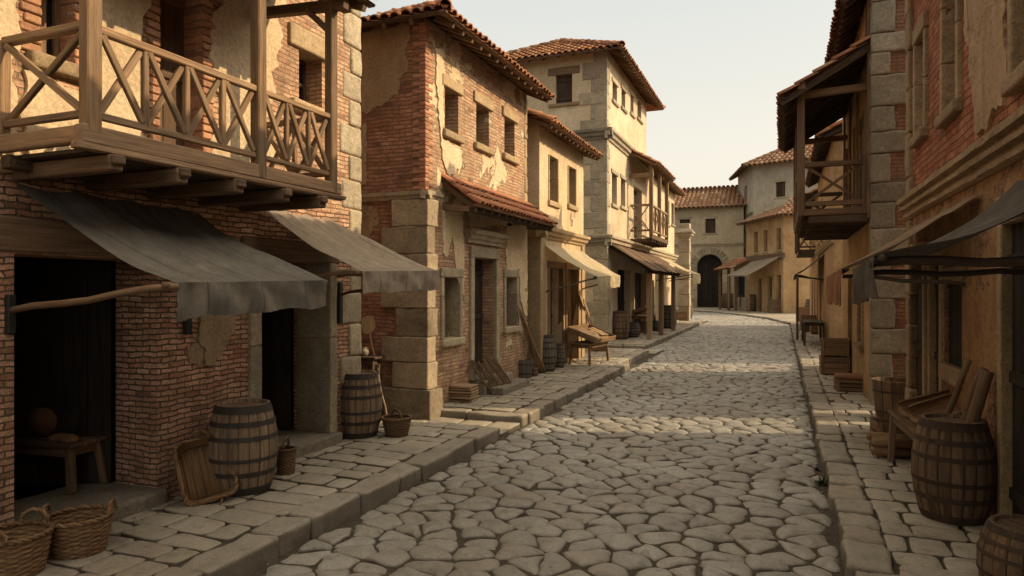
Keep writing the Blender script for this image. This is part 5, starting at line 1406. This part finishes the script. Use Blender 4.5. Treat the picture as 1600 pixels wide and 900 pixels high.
# ================================================================== right side, further houses
XR3 = 1.5; Y0, Y1 = 23.2, 33.2
H = thing('house', 'narrow plastered house just past the right hand balcony house', 'house', (XR3, Y0, 0))
w = Wall((XR3, Y1), (XR3, Y0), 0, 7.0); ops = [(.8, 1.6, 4.2, 5.6), (3., 3.8, 4.2, 5.6), (1.5, 2.6, .2, 2.5)]
m = MB(); w.face(m, ops, .3)
for a, b in (((XR3, Y0), (XR3 + 4, Y0)), ((XR3 + 4, Y0), (XR3 + 4, Y1)), ((XR3 + 4, Y1), (XR3, Y1))): Wall(a, b, 0, 7.0).face(m)
m.build('wall', M['r3'], H)
for o in ops[:2]: window(H, w, *o, .2, 'shutter', sill=True, lintel=True)
door_leaf(H, w, *ops[2], -.25, M['wood_dark'])
m = MB(); em = MB(); roof_plane(m, em, (XR3 - .5, Y1 + .3, 6.85), (XR3 - .5, Y0 - .5, 6.85), (1, 0, 0), 3., 1.5, 0, 0, .22, .4, .4); caps(m, (XR3 - .5, Y0 - .45, 6.9), (XR3 + 2.5, Y0 - .45, 8.4))
r = m.build('roof', M['tile'], H); em.build('eave_timber', M['wood_dark'], r)
cornice(H, w, 0, w.L + .1, 3.6, [(0, .05), (.1, .12), (.2, .16), (.3, .04)], M['sandstone'])
Y0, Y1 = 34.5, 43.
H = thing('house', 'far right plastered house carrying a tiny crossed rail balcony', 'house', (XR3, Y0, 0))
w = Wall((XR3, Y1), (XR3, Y0), 0, 6.6); ops = [(5., 6., 4.6, 6.2), (1., 1.9, 4.8, 6.), (3., 4.4, .2, 2.6), (6., 7.2, .2, 2.6)]
m = MB(); w.face(m, ops, .3)
for a, b in (((XR3, Y0), (XR3 + 4, Y0)), ((XR3 + 4, Y0), (XR3 + 4, Y1)), ((XR3 + 4, Y1), (XR3, Y1))): Wall(a, b, 0, 6.6).face(m)
m.build('wall', M['r3'], H)
for o in (ops[0], ops[2], ops[3]): door_leaf(H, w, *o, -.25, M['wood_dark'])
window(H, w, *ops[1], .2, 'shutter', sill=True)
m = MB(); em = MB(); roof_plane(m, em, (XR3 - .5, Y1 + .3, 6.5), (XR3 - .5, Y0 - .4, 6.5), (1, 0, 0), 3., 1.4, 0, 0, .24, .4, .5); r = m.build('roof', M['tile'], H); em.build('eave_timber', M['wood_dark'], r)
bal = thing('balcony', None, None); ya, yb = 35.6, 39.6; XB = .72; zf = 4.05; bal.parent = H; bal.location = V((XB, ya, zf)) - H.location
m = MB(); box(m, ((XB + XR3) / 2, (ya + yb) / 2, zf - .1), (XR3 - XB, yb - ya, .24), None, .02); m.build('floor_board', M['wood_dark'], bal)
for y in (ya, yb):
    m = MB(); beam(m, (XB, y, zf), (XB, y, 6.4), .16, .16, .01, .004, (1, 0, 0)); m.build('post', M['wood_dark'], bal); xrail(bal, (XB, y), (XR3, y), zf + .15, zf + 1.2, 1, M['wood_brown'], .08)
xrail(bal, (XB, ya), (XB, yb), zf + .15, zf + 1.2, 3, M['wood_brown'], .08)
XO = XR3 - .03
make_awning('dark striped awning far along the right pavement', [(XO, 33.5, 3.5), (XO, 28.2, 3.55)], [(.5, 33., 2.75), (.5, 28.8, 2.75)], .2, .1, M['cloth_charcoal'], [((XR3, 32.6, 2.6), (.52, 32.8, 2.72), .03), ((XR3, 28.9, 2.5), (.52, 29., 2.72), .03), ((.56, 28.8, .15), (.56, 28.8, 2.7), .045)], True, 14, 8, seed=31., pole_mat=M['pole_dark'])
# ================================================================== things on the left pavement
def gz(px, py, z=ZL): return at_z(px, py, z)
def axes(loc, X, Z):       # rotation from a long axis and a facing direction
    X = V(X).normalized(); Y = V(Z).cross(X).normalized(); Z = X.cross(Y); return Matrix((X, Y, Z)).transposed().to_euler()
b0 = make_barrel('big oak barrel between the tilted wicker tray and the small bottle basket', gz(380, 764), .875, .335, 'weathered oak barrels')
dup(b0, gz(560, 680), 1.1, 'oak barrel at the brick corner beside the small handled basket', (.97, .97, 1.0))
make_tray_basket('rectangular wicker tray tilted up against the brick pier', V((-5.2, gz(310, 775).y, .42)), .6, .46, .15, axes(None, (-.38, .10, .85), (.62, -.62, .40)))
make_basket('tall slim wicker basket with bow handle behind the near left barrel', gz(447, 741), .085, .1, .27, 'bow', None, .4, M['wicker_dark'])
make_basket('small round basket with bow handle right of the corner barrel', gz(620, 680), .14, .2, .24, 'bow', None, .9, M['wicker_dark'])
make_basket('wide two handled wicker basket in front of the dark shop doorway', gz(124, 862), .17, .225, .27, 'two', 'wide two handled baskets', .7)
make_basket('wide two handled wicker basket cut by the left edge of the picture', gz(22, 896), .17, .225, .28, 'two', 'wide two handled baskets', 2.0)
# inside the shops
p = gz(70, 762, .3)
make_table('plain low wooden table inside the dark near left shop', (p.x, p.y + .1, .3), .85, .42, .46, .12, M['wood_brown'])
def jar(label, loc, s=1., mat=None):
    t = thing('jar', label, 'jar', loc)
    m = MB(); lathe(m, [(.06 * s, 0), (.10 * s, .02 * s), (.145 * s, .10 * s), (.15 * s, .17 * s), (.12 * s, .24 * s), (.075 * s, .275 * s), (.07 * s, .30 * s), (.09 * s, .32 * s), (.085 * s, .325 * s), (.06 * s, .30 * s)], 28, None, None, True, True); m.build('body', mat or M['clay'], t, False)
    for q in (-1, 1):
        m = MB(); tube(m, [(q * (.075 + .065 * math.sin(PI * i / 8)) * s, 0, (.3 - .1 * i / 8) * s) for i in range(9)], .012 * s, 6); m.build('handle', mat or M['clay'], t, False)
    return t
jar('round terracotta jar standing on the table in the dark shop', (p.x - .14, p.y + .12, .76), 1.1)
for i, (dx, a, lb) in enumerate(((.16, .3, 'flat bread loaf lying next to the terracotta jar'), (.28, -.2, 'flat bread loaf at the right end of the dark shop table'))):
    m = MB(); lathe(m, [(.0, .06), (.05, .058), (.085, .04), (.1, .015), (.09, 0)], 20, Matrix.Diagonal((1.2, .75, 1)), None); o = m.build('bread_loaf', M['bread']); o.location = (p.x + dx, p.y + .04, .762); o.rotation_euler = (0, 0, a); tag(o, lb, 'bread', 'loaves in the dark shop')
make_plank('plank', 'dark board leaning inside the near left shop doorway', 'plank', (p.x + .36, p.y + .75, .3), (p.x + .52, p.y + .95, 1.0), .16, .025, (1, 0, 0), M['wood_brown'])
p = gz(428, 662, .31); make_table('narrow work bench inside the second left shop door', (p.x - .35, p.y + .1, .31), .9, .4, .62, 0.1, M['wood_brown'])
# alley between the brick houses
def peel():
    t = thing('bread_peel', 'long handled wooden peel leaning in the alley by the brick corner', 'peel', (-5.9, 9.2, .05))
    a = at_y(606, 640, 9.15); a.z = .06; b = at_y(578, 520, 9.6)
    m = MB(); tube(m, [a.lerp(b, i / 6) + V((.012 * math.sin(i * 2.1), 0, 0)) for i in range(7)], .017, 8, None, False, True, .15); m.build('handle', M['wood_pale'], t)
    d = (b - a).normalized(); m = MB(); s = V((1, 0, 0)); s = (s - d * s.dot(d)).normalized(); P = []
    for i in range(20):
        q = 2 * PI * i / 20; e = .6; P.append(b + d * (.15 + .16 * math.copysign(abs(math.cos(q)) ** e, math.cos(q))) + s * (.125 * math.copysign(abs(math.sin(q)) ** e, math.sin(q))))
    n = d.cross(s) * .012
    m.add([x + n for x in P] + [x - n for x in P], [tuple(range(20)), tuple(range(20, 40))[::-1]] + [(i, 20 + i, 20 + (i + 1) % 20, (i + 1) % 20) for i in range(20)], [(x.z, x.x) for x in P] * 2); m.build('blade', M['wood_pale'], t)
peel()
q = at_y(582, 556, 9.45); make_table('dark low bench standing in the alley behind the corner barrel', (q.x - .2, 9.4, .05), .75, .36, q.z - .05, .05, M['wood_dark'], 'bench', 'bench', .05, 0, .02)
m = MB()
for i in range(14): x = q.x - .42 + i * .045; tube(m, [(x, 9.3 + .05 * rnd.random(), .08), (x + .03 * (rnd.random() - .5), 9.4, q.z - .12)], .013, 5)
tag(m.build('reed_bundle', M['wicker_dark']), 'dark reed bundle standing under the alley bench', 'reeds')
jar('pale stone jar on the alley bench behind the corner barrel', (q.x - .26, 9.32, q.z), .55, M['stone']); jar('second smaller pale jar on the alley bench nearer the brick corner', (q.x - .1, 9.38, q.z), .45, M['stone'])
# in front of the brick house
a = gz(716, 628); names = ['bottom', 'second', 'third', 'fourth', 'fifth', 'top']
for i in range(6):
    m = MB(); box(m, (0, 0, 0), (.62 + .03 * rnd.random(), .40, .036), None, .006, .006); o = m.build('board', M['wood_pale']); o.location = (a.x - .05 + (rnd.random() - .5) * .04, a.y + .12 + (rnd.random() - .5) * .04, ZL + .03 + i * .05); o.rotation_euler = ((rnd.random() - .5) * .02, 0, (rnd.random() - .5) * .12 + .1)
    tag(o, 'short rough board, %s of the stack beside the twig hurdle' % (('the ' + names[i]) if i in (0, 5) else names[i] + ' from the ground'), 'board', 'boards stacked by the brick house')
h0 = V((-5.06, gz(745, 614).y, ZL)); m = MB()
for i in range(13):
    f = i / 12 - .5; x0 = h0.x + .05 + f * .18; y0 = h0.y + .25 + f * .75
    pts = [V((x0 + (-.34) * s + (rnd.random() - .5) * .025, y0 - .30 * s + (rnd.random() - .5) * .035, ZL + .02 + .62 * s + (rnd.random() - .5) * .01)) for s in [k / 6 * (.92 + .16 * rnd.random()) for k in range(7)]]
    tube(m, pts, .017, 6, None, False, True, .3)
for s in (.25, .7):
    tube(m, [V((h0.x + .05 + (k / 12 - .5) * .18 - .34 * s, h0.y + .25 + (k / 12 - .5) * .75 - .30 * s, ZL + .02 + .62 * s + .02 * (-1) ** k)) for k in range(13)], .013, 5)
tag(m.build('twig_hurdle', M['wicker_dark']), 'dark hurdle of bound twigs leaning by the stone doorstep', 'hurdle')
def bucket(label, loc, r0, r1, h, mat, group=None, hoops=(.25, .75)):
    t = thing('bucket', label, 'bucket', loc, rnd.random() * 3, group); m = MB(); ns = 14
    for k in range(ns):
        a0, a1 = 2 * PI * k / ns + .02, 2 * PI * (k + 1) / ns - .02; vs = []; uvs = []; ro = rnd.random() * 8
        for r, z in ((r0, 0), (r1, h), (r1 - .02, h), (r0 - .02, .03)):
            for j, a in enumerate((a0, (a0 + a1) / 2, a1)): vs.append((r * math.cos(a), r * math.sin(a), z)); uvs.append((z + ro, j * .04 + ro))
        m.add(vs, [(i * 3 + j, i * 3 + j + 1, i * 3 + j + 4, i * 3 + j + 3) for i in range(3) for j in range(2)], uvs)
    lathe(m, [(r0 - .012, .0), (r1 - .012, h - .01)], 20, None, 0., True, True); m.build('staves', mat, t, False)
    for f in hoops:
        hm = MB(); r = r0 + (r1 - r0) * f; lathe(hm, [(r - .002, f * h - .016), (r + .006, f * h - .014), (r + .007, f * h + .014), (r - .002, f * h + .016)], 28, None, None, False); hm.build('hoop', M['hoop'], t, False)
    return t
bucket('open grey wooden bucket at the right of the stone doorstep', gz(819, 590), .165, .2, .42, M['barrel_grey'])
bg_ = make_barrel('grey green barrel beside the leaning stick bundle', gz(852, 580), .9, .28, 'grey barrels near the produce table', .3, (M['barrel_grey'], M['hoop']))
dup(bg_, gz(872, 574), .9, 'smaller grey barrel half hidden behind the grey green one', (.66, .66, .68))
bucket('short squat tub at the foot of the stick bundle', gz(834, 588), .09, .1, .2, M['crate'])
for i in range(7):
    a = gz(838 + i * 1.8, 584) + V((0, .03 * i, 0)); b = at_x(809 + i * .9, 478 + i * 1.5, XL2 + .1)
    make_stick('stick', 'long thin stick in the bundle leaning beside the grey green barrel', 'stick', a, b, .018, M['wicker'] if i % 2 else M['wood_pale'], 6, .04, 'sticks leaning by the grey green barrel', .8)
# produce table of the sunlit house
p = gz(897, 556); T_ = make_table('sloping wooden display table with loose boards in front of the sunlit house', (-4.86, 17.75, ZL), 1.4, .62, .58, PI / 2 - .12, M['crate'], 'display_table', 'table', .06)
m = MB(); R = Matrix.Rotation(PI / 2 - .12, 3, 'Z'); c = V((-4.86, 17.75, ZL)); TR_ = R @ Matrix.Rotation(.36, 3, 'X')
TL = c + V((.05, 0, .76)); 
box(m, TL, (1.46, .86, .03), TR_, .006)
for s in (-1, 1): box(m, TL + TR_ @ V((s * .73, 0, .05)), (.03, .88, .12), TR_, .006); 
for s in (-1, 1): box(m, TL + TR_ @ V((0, s * .43, .05)), (1.46, .03, .12), TR_, .006)
o = m.build('display_tray', M['crate']); tag(o, 'shallow sloping tray resting on the sunlit display table', 'tray')
for i in range(11):
    q = TL + TR_ @ V((-.6 + .12 * i, (rnd.random() - .5) * .25, .065 + .02 * (i % 2))); m = MB(); box(m, (0, 0, 0), (.16 + .08 * rnd.random(), .3 + .2 * rnd.random(), .035), None, .012, .006)
    o = m.build('wood_slab', M['wood_pale']); o.location = q; o.rotation_euler = (TR_ @ Matrix.Rotation((rnd.random() - .5) * .8, 3, 'Z')).to_euler(); tag(o, 'pale flat slab lying among others in the sunlit display tray', 'slab', 'slabs in the sunlit display tray')
for i, (pa, pb, ww, lb) in enumerate((((931, 545), (905, 458), .16, 'broad pale plank leaning against the sunlit house by the display table'), ((938, 542), (912, 470), .12, 'narrower pale plank leaning right of the broad one by the display table'), ((928, 540), (917, 505), .2, 'short pale board leaning low behind the display table'))):
    a = gz(*pa); b = at_x(pb[0], pb[1], XL3 + .12 + .06 * i); make_plank('plank', lb, 'plank', a + V((0, 0, .02)), b, ww, .03, (1, .2, 0), M['crate'], 'planks leaning by the display table')
make_crate('small slatted crate in sunlight at the pavement edge by the planks', gz(936, 548), .5, .42, .36, .2)
make_crate('broken low crate under the sunlit display table', gz(890, 552), .5, .3, .22, 1.4, None, 2)
# under the lean-to
bl = make_barrel('reddish barrel under the near post end of the lean-to', gz(968, 530), 1.12, .40, 'reddish barrels by the lean-to', .5, (M['barrel_dark'], M['hoop_rust']))
dup(bl, gz(1073, 498), 1.4, 'reddish barrel in sunlight past the last lean-to post', (1.0, 1.0, .98))
bk = make_barrel('small keg lying next to the reddish lean-to barrel', gz(990, 527), .6, .27, 'kegs under the lean-to', .2, (M['barrel_grey'], M['hoop']))
dup(bk, gz(1025, 517), .3, 'small pale keg between the first two lean-to posts', (.8, .8, .8))
dup(bg_, gz(1046, 513), 2.2, 'dark green barrel between the last two lean-to posts', (1.3, 1.3, 1.3))
p = gz(1008, 522); TB = make_table('long market table under the lean-to holding sloped trays', (p.x - .35, p.y + 1.2, ZL), 2.6, .8, .8, PI / 2, M['wood_brown'], 'market_table', 'table', .08)
for i in range(3):
    m = MB(); q = V((p.x - .35, p.y + .45 + i * .8, ZL + 1.0)); RR = Matrix.Rotation(PI / 2, 3, 'Z') @ Matrix.Rotation(-.4, 3, 'X')
    box(m, q, (.7, .75, .03), RR, .004)
    for s in (-1, 1): box(m, q + RR @ V((s * .35, 0, .06)), (.03, .78, .15), RR, .004); box(m, q + RR @ V((0, s * .38, .06)), (.7, .03, .15), RR, .004)
    tag(m.build('produce_tray', M['crate']), ('sloped produce tray with yellow fruit under the lean-to', 'middle empty sloped tray on the lean-to table', 'farthest empty sloped tray on the lean-to table')[i], 'tray', 'produce trays under the lean-to')
    if i == 0:
        for k in range(14):
            m = MB(); lathe(m, [(.0, 0), (.045, .02), (.06, .06), (.045, .1), (.0, .12)], 10); o = m.build('fruit', M['fruit']); o.location = q + RR @ V(((k % 5 - 2) * .12, (k // 5 - 1) * .13 - .2, .02)); tag(o, 'round yellow fruit heaped in the lean-to produce tray', 'fruit', 'yellow fruit under the lean-to')
make_crate('dark crate standing under the long lean-to market table', (p.x - .3, p.y + 1.1, ZL), .8, .6, .5, .1, None, 3, M['wood_brown'])
make_crate('small crate in the sun beside the far reddish barrel', gz(1064, 500), .7, .6, .55, .3)
# at the bend
bv = make_barrel('very large vat barrel below the low tiled lean-to', gz(1139, 481, .12), 1.5, .82, 'barrels at the street bend', 0, (M['barrel_dark'], M['hoop_rust']))
for px_, py_, s, sz_, lb in ((1153, 483, .62, 1.0, 'slim barrel just right of the very large vat'), (1162, 484, .5, .95, 'barrel under the left end of the grey bend awning'), (1176, 486, .62, 1.0, 'upright barrel below the middle of the grey bend awning'), (1211, 488, .58, .9, 'upright barrel near the right post of the grey bend awning')):
    dup(bv, gz(px_, py_, .12), s * 7, lb, (s, s, sz_))
make_crate('dark chest on the pavement at the right end of the bend shops', gz(1218, 489, .12), 1.6, .8, 1.1, .3, None, 3, M['wood_brown'], True)

# ================================================================== right pavement
bR = make_barrel('large dark barrel in front of the leaning poles at right', gz(1489, 808, ZR), .9, .325, 'dark old barrels at right', .7, (M['barrel_dark'], M['hoop_rust']))
dup(bR, gz(1612, 945, ZR), 2.1, 'squat dark barrel cut by the bottom right picture corner', (.92, .92, .58))
lg = gz(1420, 774, ZR); lg2 = gz(1391, 731, ZR)
TB = make_table('rustic bench table with two dug out wooden troughs at right', ((lg.x + .26), (lg.y + lg2.y) / 2 + .15, ZR), 1.55, .46, .62, PI / 2 + .05, M['wood_brown'], 'bench_table', 'table', .07, 0, .03)
tt = V((lg.x + .26, (lg.y + lg2.y) / 2 + .15, ZR + .63))
def trough(label, c, L, W, h, rot):
    m = MB(); n = 18; vs = []; k = 9
    for s, off in ((1., 0), (.86, .028)):
        for i in range(n + 1):
            f = i / n * 2 - 1; ww = W / 2 * (1 - .28 * abs(f) ** 3) * s; hh = h * (1 - .25 * f * f)
            for j in range(k):
                a = PI * j / (k - 1); vs.append((f * L / 2 * (1 if s == 1 else .95), -math.cos(a) * ww, (h + .03 * f * f) - math.sin(a) ** .7 * (hh - off) + noise.noise(V((f * 4, j, c[1]))) * .008))
    N = (n + 1) * k
    F = [(b + i * k + j, b + i * k + j + 1, b + (i + 1) * k + j + 1, b + (i + 1) * k + j) for b in (0, N) for i in range(n) for j in range(k - 1)]
    F += [(i * k + j, N + i * k + j, N + (i + 1) * k + j, (i + 1) * k + j) for j in (0, k - 1) for i in range(n)]
    F += [(e * k + j, e * k + j + 1, N + e * k + j + 1, N + e * k + j) for e in (0, n) for j in range(k - 1)]
    m.add(vs, F, [(v[0], v[1] + v[2]) for v in vs], .9, True); o = m.build('trough', M['crate']); o.location = c; o.rotation_euler = rot
    return tag(o, label, 'trough', 'dug out troughs')
trough('long dug out wooden trough at the back of the bench table', tt + V((.1, .42, .05)), .78, .26, .13, (.55, -.16, .62)); trough('nearer dug out wooden trough on the bench table', tt + V((.12, .08, .05)), .8, .28, .14, (.55, -.16, .72))
for i, (pa, pb, r, lb) in enumerate((((1500, 690), (1514, 562), .03, 'thin dark pole, leftmost of the three against the right wall'), ((1508, 700), (1538, 575), .042, 'middle dark pole leaning against the right wall'), ((1520, 705), (1543, 580), .055, 'thickest dark pole, rightmost of the three on the right wall'))):
    b = at_x(pb[0], pb[1], XR1 - .08); a = V((XR1 - .5 + .03 * i, b.y + .1 - .1 * i, ZR)); make_stick('pole', lb, 'pole', a, b, r, M['wood_brown'], 7, .02, 'poles leaning on the right wall', .95)
for i in range(7):
    c = gz(1392, 722, ZR); m = MB(); tube(m, [(-.25, 0, 0), (0, .008, .005), (.25, 0, 0)], [.06, .068, .055], 9, None, False, True, .25); o = m.build('log', M['crate']); o.location = (c.x + .05 + .06 * (i % 2) + rnd.random() * .05, c.y + .25 + .14 * (i % 4) - .03 * (i // 4), ZR + .07 + .115 * (i // 4)); o.rotation_euler = (0, .05, .15 + rnd.random() * .3)
    tag(o, 'split log in the small pile under the right bench table', 'log', 'logs under the right bench')
make_crate('small low crate holding nothing behind the right bench table', gz(1392, 692, ZR), .42, .4, .3, .1, None, 2)
# tub before the stone corner
c = gz(1392, 655, ZR); bucket('tall wooden tub with iron hoops against the grey stone corner', (c.x + .1, c.y + .1, ZR), .3, .36, .62, M['barrel_dark'], None, (.2, .72))
make_stick('stick', 'thin pole standing upright beside the tall tub', 'stick', (c.x + .42, c.y - .05, ZR), (c.x + .52, c.y + .05, 1.25), .014, M['wood_dark'])
# crates and chest
c = gz(1328, 612, ZR + .03)
CH = make_crate('low slatted chest with a padded cloth top on the right pavement', c + V((0, .12, 0)), .52, .36, .24, .05, None, 3, M['wood_brown'])
m = MB(); rough_block(m, (c.x, c.y + .12, ZR + .03 + .24 + .045), (.54, .38, .1), None, 8, .045, .012); tag(m.build('cushion', M['cloth_rust']), 'dusty pink padded cushion lying on the low slatted chest', 'cushion')
c = gz(1301, 585, ZR + .03); k = .62
make_crate('lower of two stacked wooden crates by the right wall', (c.x + .05, c.y + .15, ZR + .03), .62, .5, .42, .03, 'stacked crates on the right', 3)
make_crate('upper of two stacked wooden crates by the right wall', (c.x + .06, c.y + .15, ZR + .03 + .44), .60, .48, .40, -.03, 'stacked crates on the right', 2)
for i in range(4):
    a = gz(1312 + i * 5, 580 + i, ZR + .03); make_plank('plank', ('narrow board leaning on the stacked crates, nearest the street', 'second leaning board from the street by the stacked crates', 'third leaning board from the street by the stacked crates', 'leaning board closest to the wall by the stacked crates')[i], 'plank', a, a + V((.22, .12, .62)), .11, .025, (0, 1, 0), M['wood_brown'], 'boards leaning on the stacked crates')
c = gz(1281, 521, ZR + .03)
make_crate('broad pale crate on the far right pavement by the pale tub', (c.x + .1, c.y + .3, ZR + .03), .95, .8, .62, 0, None, 2, M['crate'])
make_crate('dark slatted crate left of the broad pale one on the far right pavement', gz(1266, 519, ZR + .03) + V((.0, .9, 0)), .8, .7, .75, .1, None, 3, M['wood_brown'])
bucket('small grey tub beside the broad pale crate at far right', gz(1301, 519, ZR + .03), .25, .28, .34, M['barrel_grey'])
dup(bg_, gz(1268, 497, ZR), .4, 'dark barrel on the pavement under the far striped awning', (1.5, 1.5, 1.45))
make_crate('small dark box left of the barrel under the far striped awning', gz(1254, 502, ZR), .7, .6, .9, .1, None, 3, M['wood_brown'])
make_table('dark trestle table along the far right houses', (1.05, 27., ZR + .03), 2.2, .7, .85, PI / 2, M['wood_dark'], 'trestle_table', 'table', .08)
# weeds in the right gutter
for i, (px_, py_, s) in enumerate(((1285, 758, 1.), (1277, 735, .6), (1283, 712, .5), (1268, 672, .5))):
    c = gz(px_, py_, -.02); m = MB()
    for k in range(26):
        a = rnd.random() * 2 * PI; l = (.05 + rnd.random() * .09) * s; t = .3 + rnd.random() * .9; w_ = .008 * s
        d = V((math.cos(a) * math.cos(t), math.sin(a) * math.cos(t), math.sin(t))); e = V((-math.sin(a), math.cos(a), 0)) * w_; b = V((rnd.random() - .5, rnd.random() - .5, 0)) * .05 * s
        m.add([b - e, b + e, b + d * l * .6 + e * 1.6, b + d * l, b + d * l * .6 - e * 1.6], [(0, 1, 2, 3, 4)])
    o = m.build('weed', M['weed']); o.location = c
    tag(o, ('largest green weed tuft in the right gutter', 'small weed tuft just beyond the largest gutter weed', 'small weed tuft third along the right gutter', 'farthest weed tuft in the right gutter near the pavement step')[i], 'weed', 'weeds in the right gutter')

# loose grit in the gutters and along the wall feet
m = MB()
def pebble(x, y, z, r):
    a = rnd.random() * 6; vs = [(x + math.cos(a + k * 2.094) * r * (.8 + .5 * rnd.random()), y + math.sin(a + k * 2.094) * r * (.8 + .5 * rnd.random()), z) for k in range(3)] + [(x + (rnd.random() - .5) * r, y + (rnd.random() - .5) * r, z + r * (.5 + .5 * rnd.random()))]
    m.add(vs, [(0, 1, 3), (1, 2, 3), (2, 0, 3)])
for i in range(2600):
    y = 1.5 + 22 * rnd.random() ** 1.6; r = .004 + .011 * rnd.random() ** 2; k = i % 5
    if k == 0: pebble(KR - .03 - abs(rnd.gauss(0, .10)), y, .0, r)
    elif k == 1: pebble(KL + .03 + abs(rnd.gauss(0, .12)), y, .0, r)
    elif k == 2: pebble(XR1 - .04 - abs(rnd.gauss(0, .08)), min(y, 11.3), ZR + .004, r)
    elif k == 3 and (y < 8.9 or 10.4 < y < 17.9): pebble(-5.36 + abs(rnd.gauss(0, .1)), y, ZL + .004, r)
    else: pebble(KL + 4.2 * rnd.random(), y, .004, r * .7)
tag(m.build('grit', M['stone_grey']), 'loose stone grit lying in the gutters and along the wall feet', 'grit', kind='stuff')
# ================================================================== light, sky, camera
AZ, EL = math.radians(21.), math.radians(29.5)        # azimuth from +X towards +Y, elevation
sd = V((math.cos(EL) * math.cos(AZ), math.cos(EL) * math.sin(AZ), math.sin(EL)))
sl = bpy.data.lights.new('sun', 'SUN'); sl.energy = 5.0; sl.angle = math.radians(.5); sl.color = (1., .755, .455)
so = bpy.data.objects.new('sun', sl); COL.objects.link(so); so.rotation_euler = sd.to_track_quat('Z', 'Y').to_euler()
wd = bpy.data.worlds.new('World'); scene.world = wd; wd.use_nodes = True; nt = wd.node_tree; nt.nodes.clear()
sky = nt.nodes.new('ShaderNodeTexSky'); sky.sky_type = 'NISHITA'; sky.sun_disc = False; sky.sun_elevation = EL; sky.sun_rotation = PI / 2 - AZ
sky.air_density = 1.0; sky.dust_density = 4.0; sky.ozone_density = .6
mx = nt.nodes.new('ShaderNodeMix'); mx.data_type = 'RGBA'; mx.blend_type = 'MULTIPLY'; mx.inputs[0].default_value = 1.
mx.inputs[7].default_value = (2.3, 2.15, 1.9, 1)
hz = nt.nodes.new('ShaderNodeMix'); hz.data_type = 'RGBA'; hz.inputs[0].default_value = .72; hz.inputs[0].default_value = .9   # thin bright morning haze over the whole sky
# added fill: haze raised overhead and around the unseen sun to light the street
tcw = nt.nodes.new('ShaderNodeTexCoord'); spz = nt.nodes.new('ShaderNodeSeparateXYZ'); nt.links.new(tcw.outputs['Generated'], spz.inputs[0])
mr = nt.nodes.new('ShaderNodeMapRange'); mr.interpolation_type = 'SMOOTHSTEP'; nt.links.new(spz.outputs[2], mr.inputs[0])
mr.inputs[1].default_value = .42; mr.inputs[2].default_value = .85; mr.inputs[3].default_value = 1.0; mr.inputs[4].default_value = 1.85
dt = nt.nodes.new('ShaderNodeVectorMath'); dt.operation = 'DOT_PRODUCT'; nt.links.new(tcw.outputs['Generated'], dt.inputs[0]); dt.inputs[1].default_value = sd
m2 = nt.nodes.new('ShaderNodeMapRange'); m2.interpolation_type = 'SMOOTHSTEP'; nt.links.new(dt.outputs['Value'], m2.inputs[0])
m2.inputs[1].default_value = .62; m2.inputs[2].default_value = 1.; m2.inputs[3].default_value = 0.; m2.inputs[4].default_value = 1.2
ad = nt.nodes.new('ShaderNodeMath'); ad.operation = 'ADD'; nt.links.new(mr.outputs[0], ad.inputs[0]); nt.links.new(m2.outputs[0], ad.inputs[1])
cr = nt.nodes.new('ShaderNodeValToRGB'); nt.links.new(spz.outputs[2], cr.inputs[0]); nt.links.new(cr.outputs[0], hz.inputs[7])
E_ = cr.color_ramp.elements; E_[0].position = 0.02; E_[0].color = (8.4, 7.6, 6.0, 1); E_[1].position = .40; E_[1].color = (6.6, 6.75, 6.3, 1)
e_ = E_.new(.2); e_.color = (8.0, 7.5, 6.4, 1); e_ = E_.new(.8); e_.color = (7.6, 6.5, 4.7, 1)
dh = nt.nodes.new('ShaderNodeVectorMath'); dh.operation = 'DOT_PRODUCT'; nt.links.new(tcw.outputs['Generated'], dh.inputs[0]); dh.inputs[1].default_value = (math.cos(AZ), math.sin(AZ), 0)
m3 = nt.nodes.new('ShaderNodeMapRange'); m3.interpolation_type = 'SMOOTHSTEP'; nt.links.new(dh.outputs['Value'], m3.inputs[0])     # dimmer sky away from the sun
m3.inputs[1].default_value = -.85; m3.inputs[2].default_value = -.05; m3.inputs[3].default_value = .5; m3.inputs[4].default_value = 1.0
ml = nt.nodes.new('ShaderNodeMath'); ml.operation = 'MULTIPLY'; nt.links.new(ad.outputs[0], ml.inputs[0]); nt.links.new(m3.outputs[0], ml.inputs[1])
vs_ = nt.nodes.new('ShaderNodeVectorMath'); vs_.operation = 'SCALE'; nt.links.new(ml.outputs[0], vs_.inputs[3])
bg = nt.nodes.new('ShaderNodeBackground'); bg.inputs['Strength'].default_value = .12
wo = nt.nodes.new('ShaderNodeOutputWorld')
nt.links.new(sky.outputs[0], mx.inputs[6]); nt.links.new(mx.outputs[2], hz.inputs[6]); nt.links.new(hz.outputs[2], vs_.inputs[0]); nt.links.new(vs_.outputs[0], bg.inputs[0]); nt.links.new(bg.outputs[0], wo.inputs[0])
cd = bpy.data.cameras.new('camera'); cam = bpy.data.objects.new('camera', cd); COL.objects.link(cam)
cam.location = (0, 0, CAM_H); cam.rotation_euler = (PI / 2, 0, TH); cd.lens = 36 * FPX / 1600; cd.sensor_width = 36; cd.clip_end = 2000; cd.clip_start = .05
scene.camera = cam
scene.view_settings.view_transform = 'Standard'; scene.view_settings.look = 'None'; scene.view_settings.exposure = 0; scene.view_settings.gamma = 1
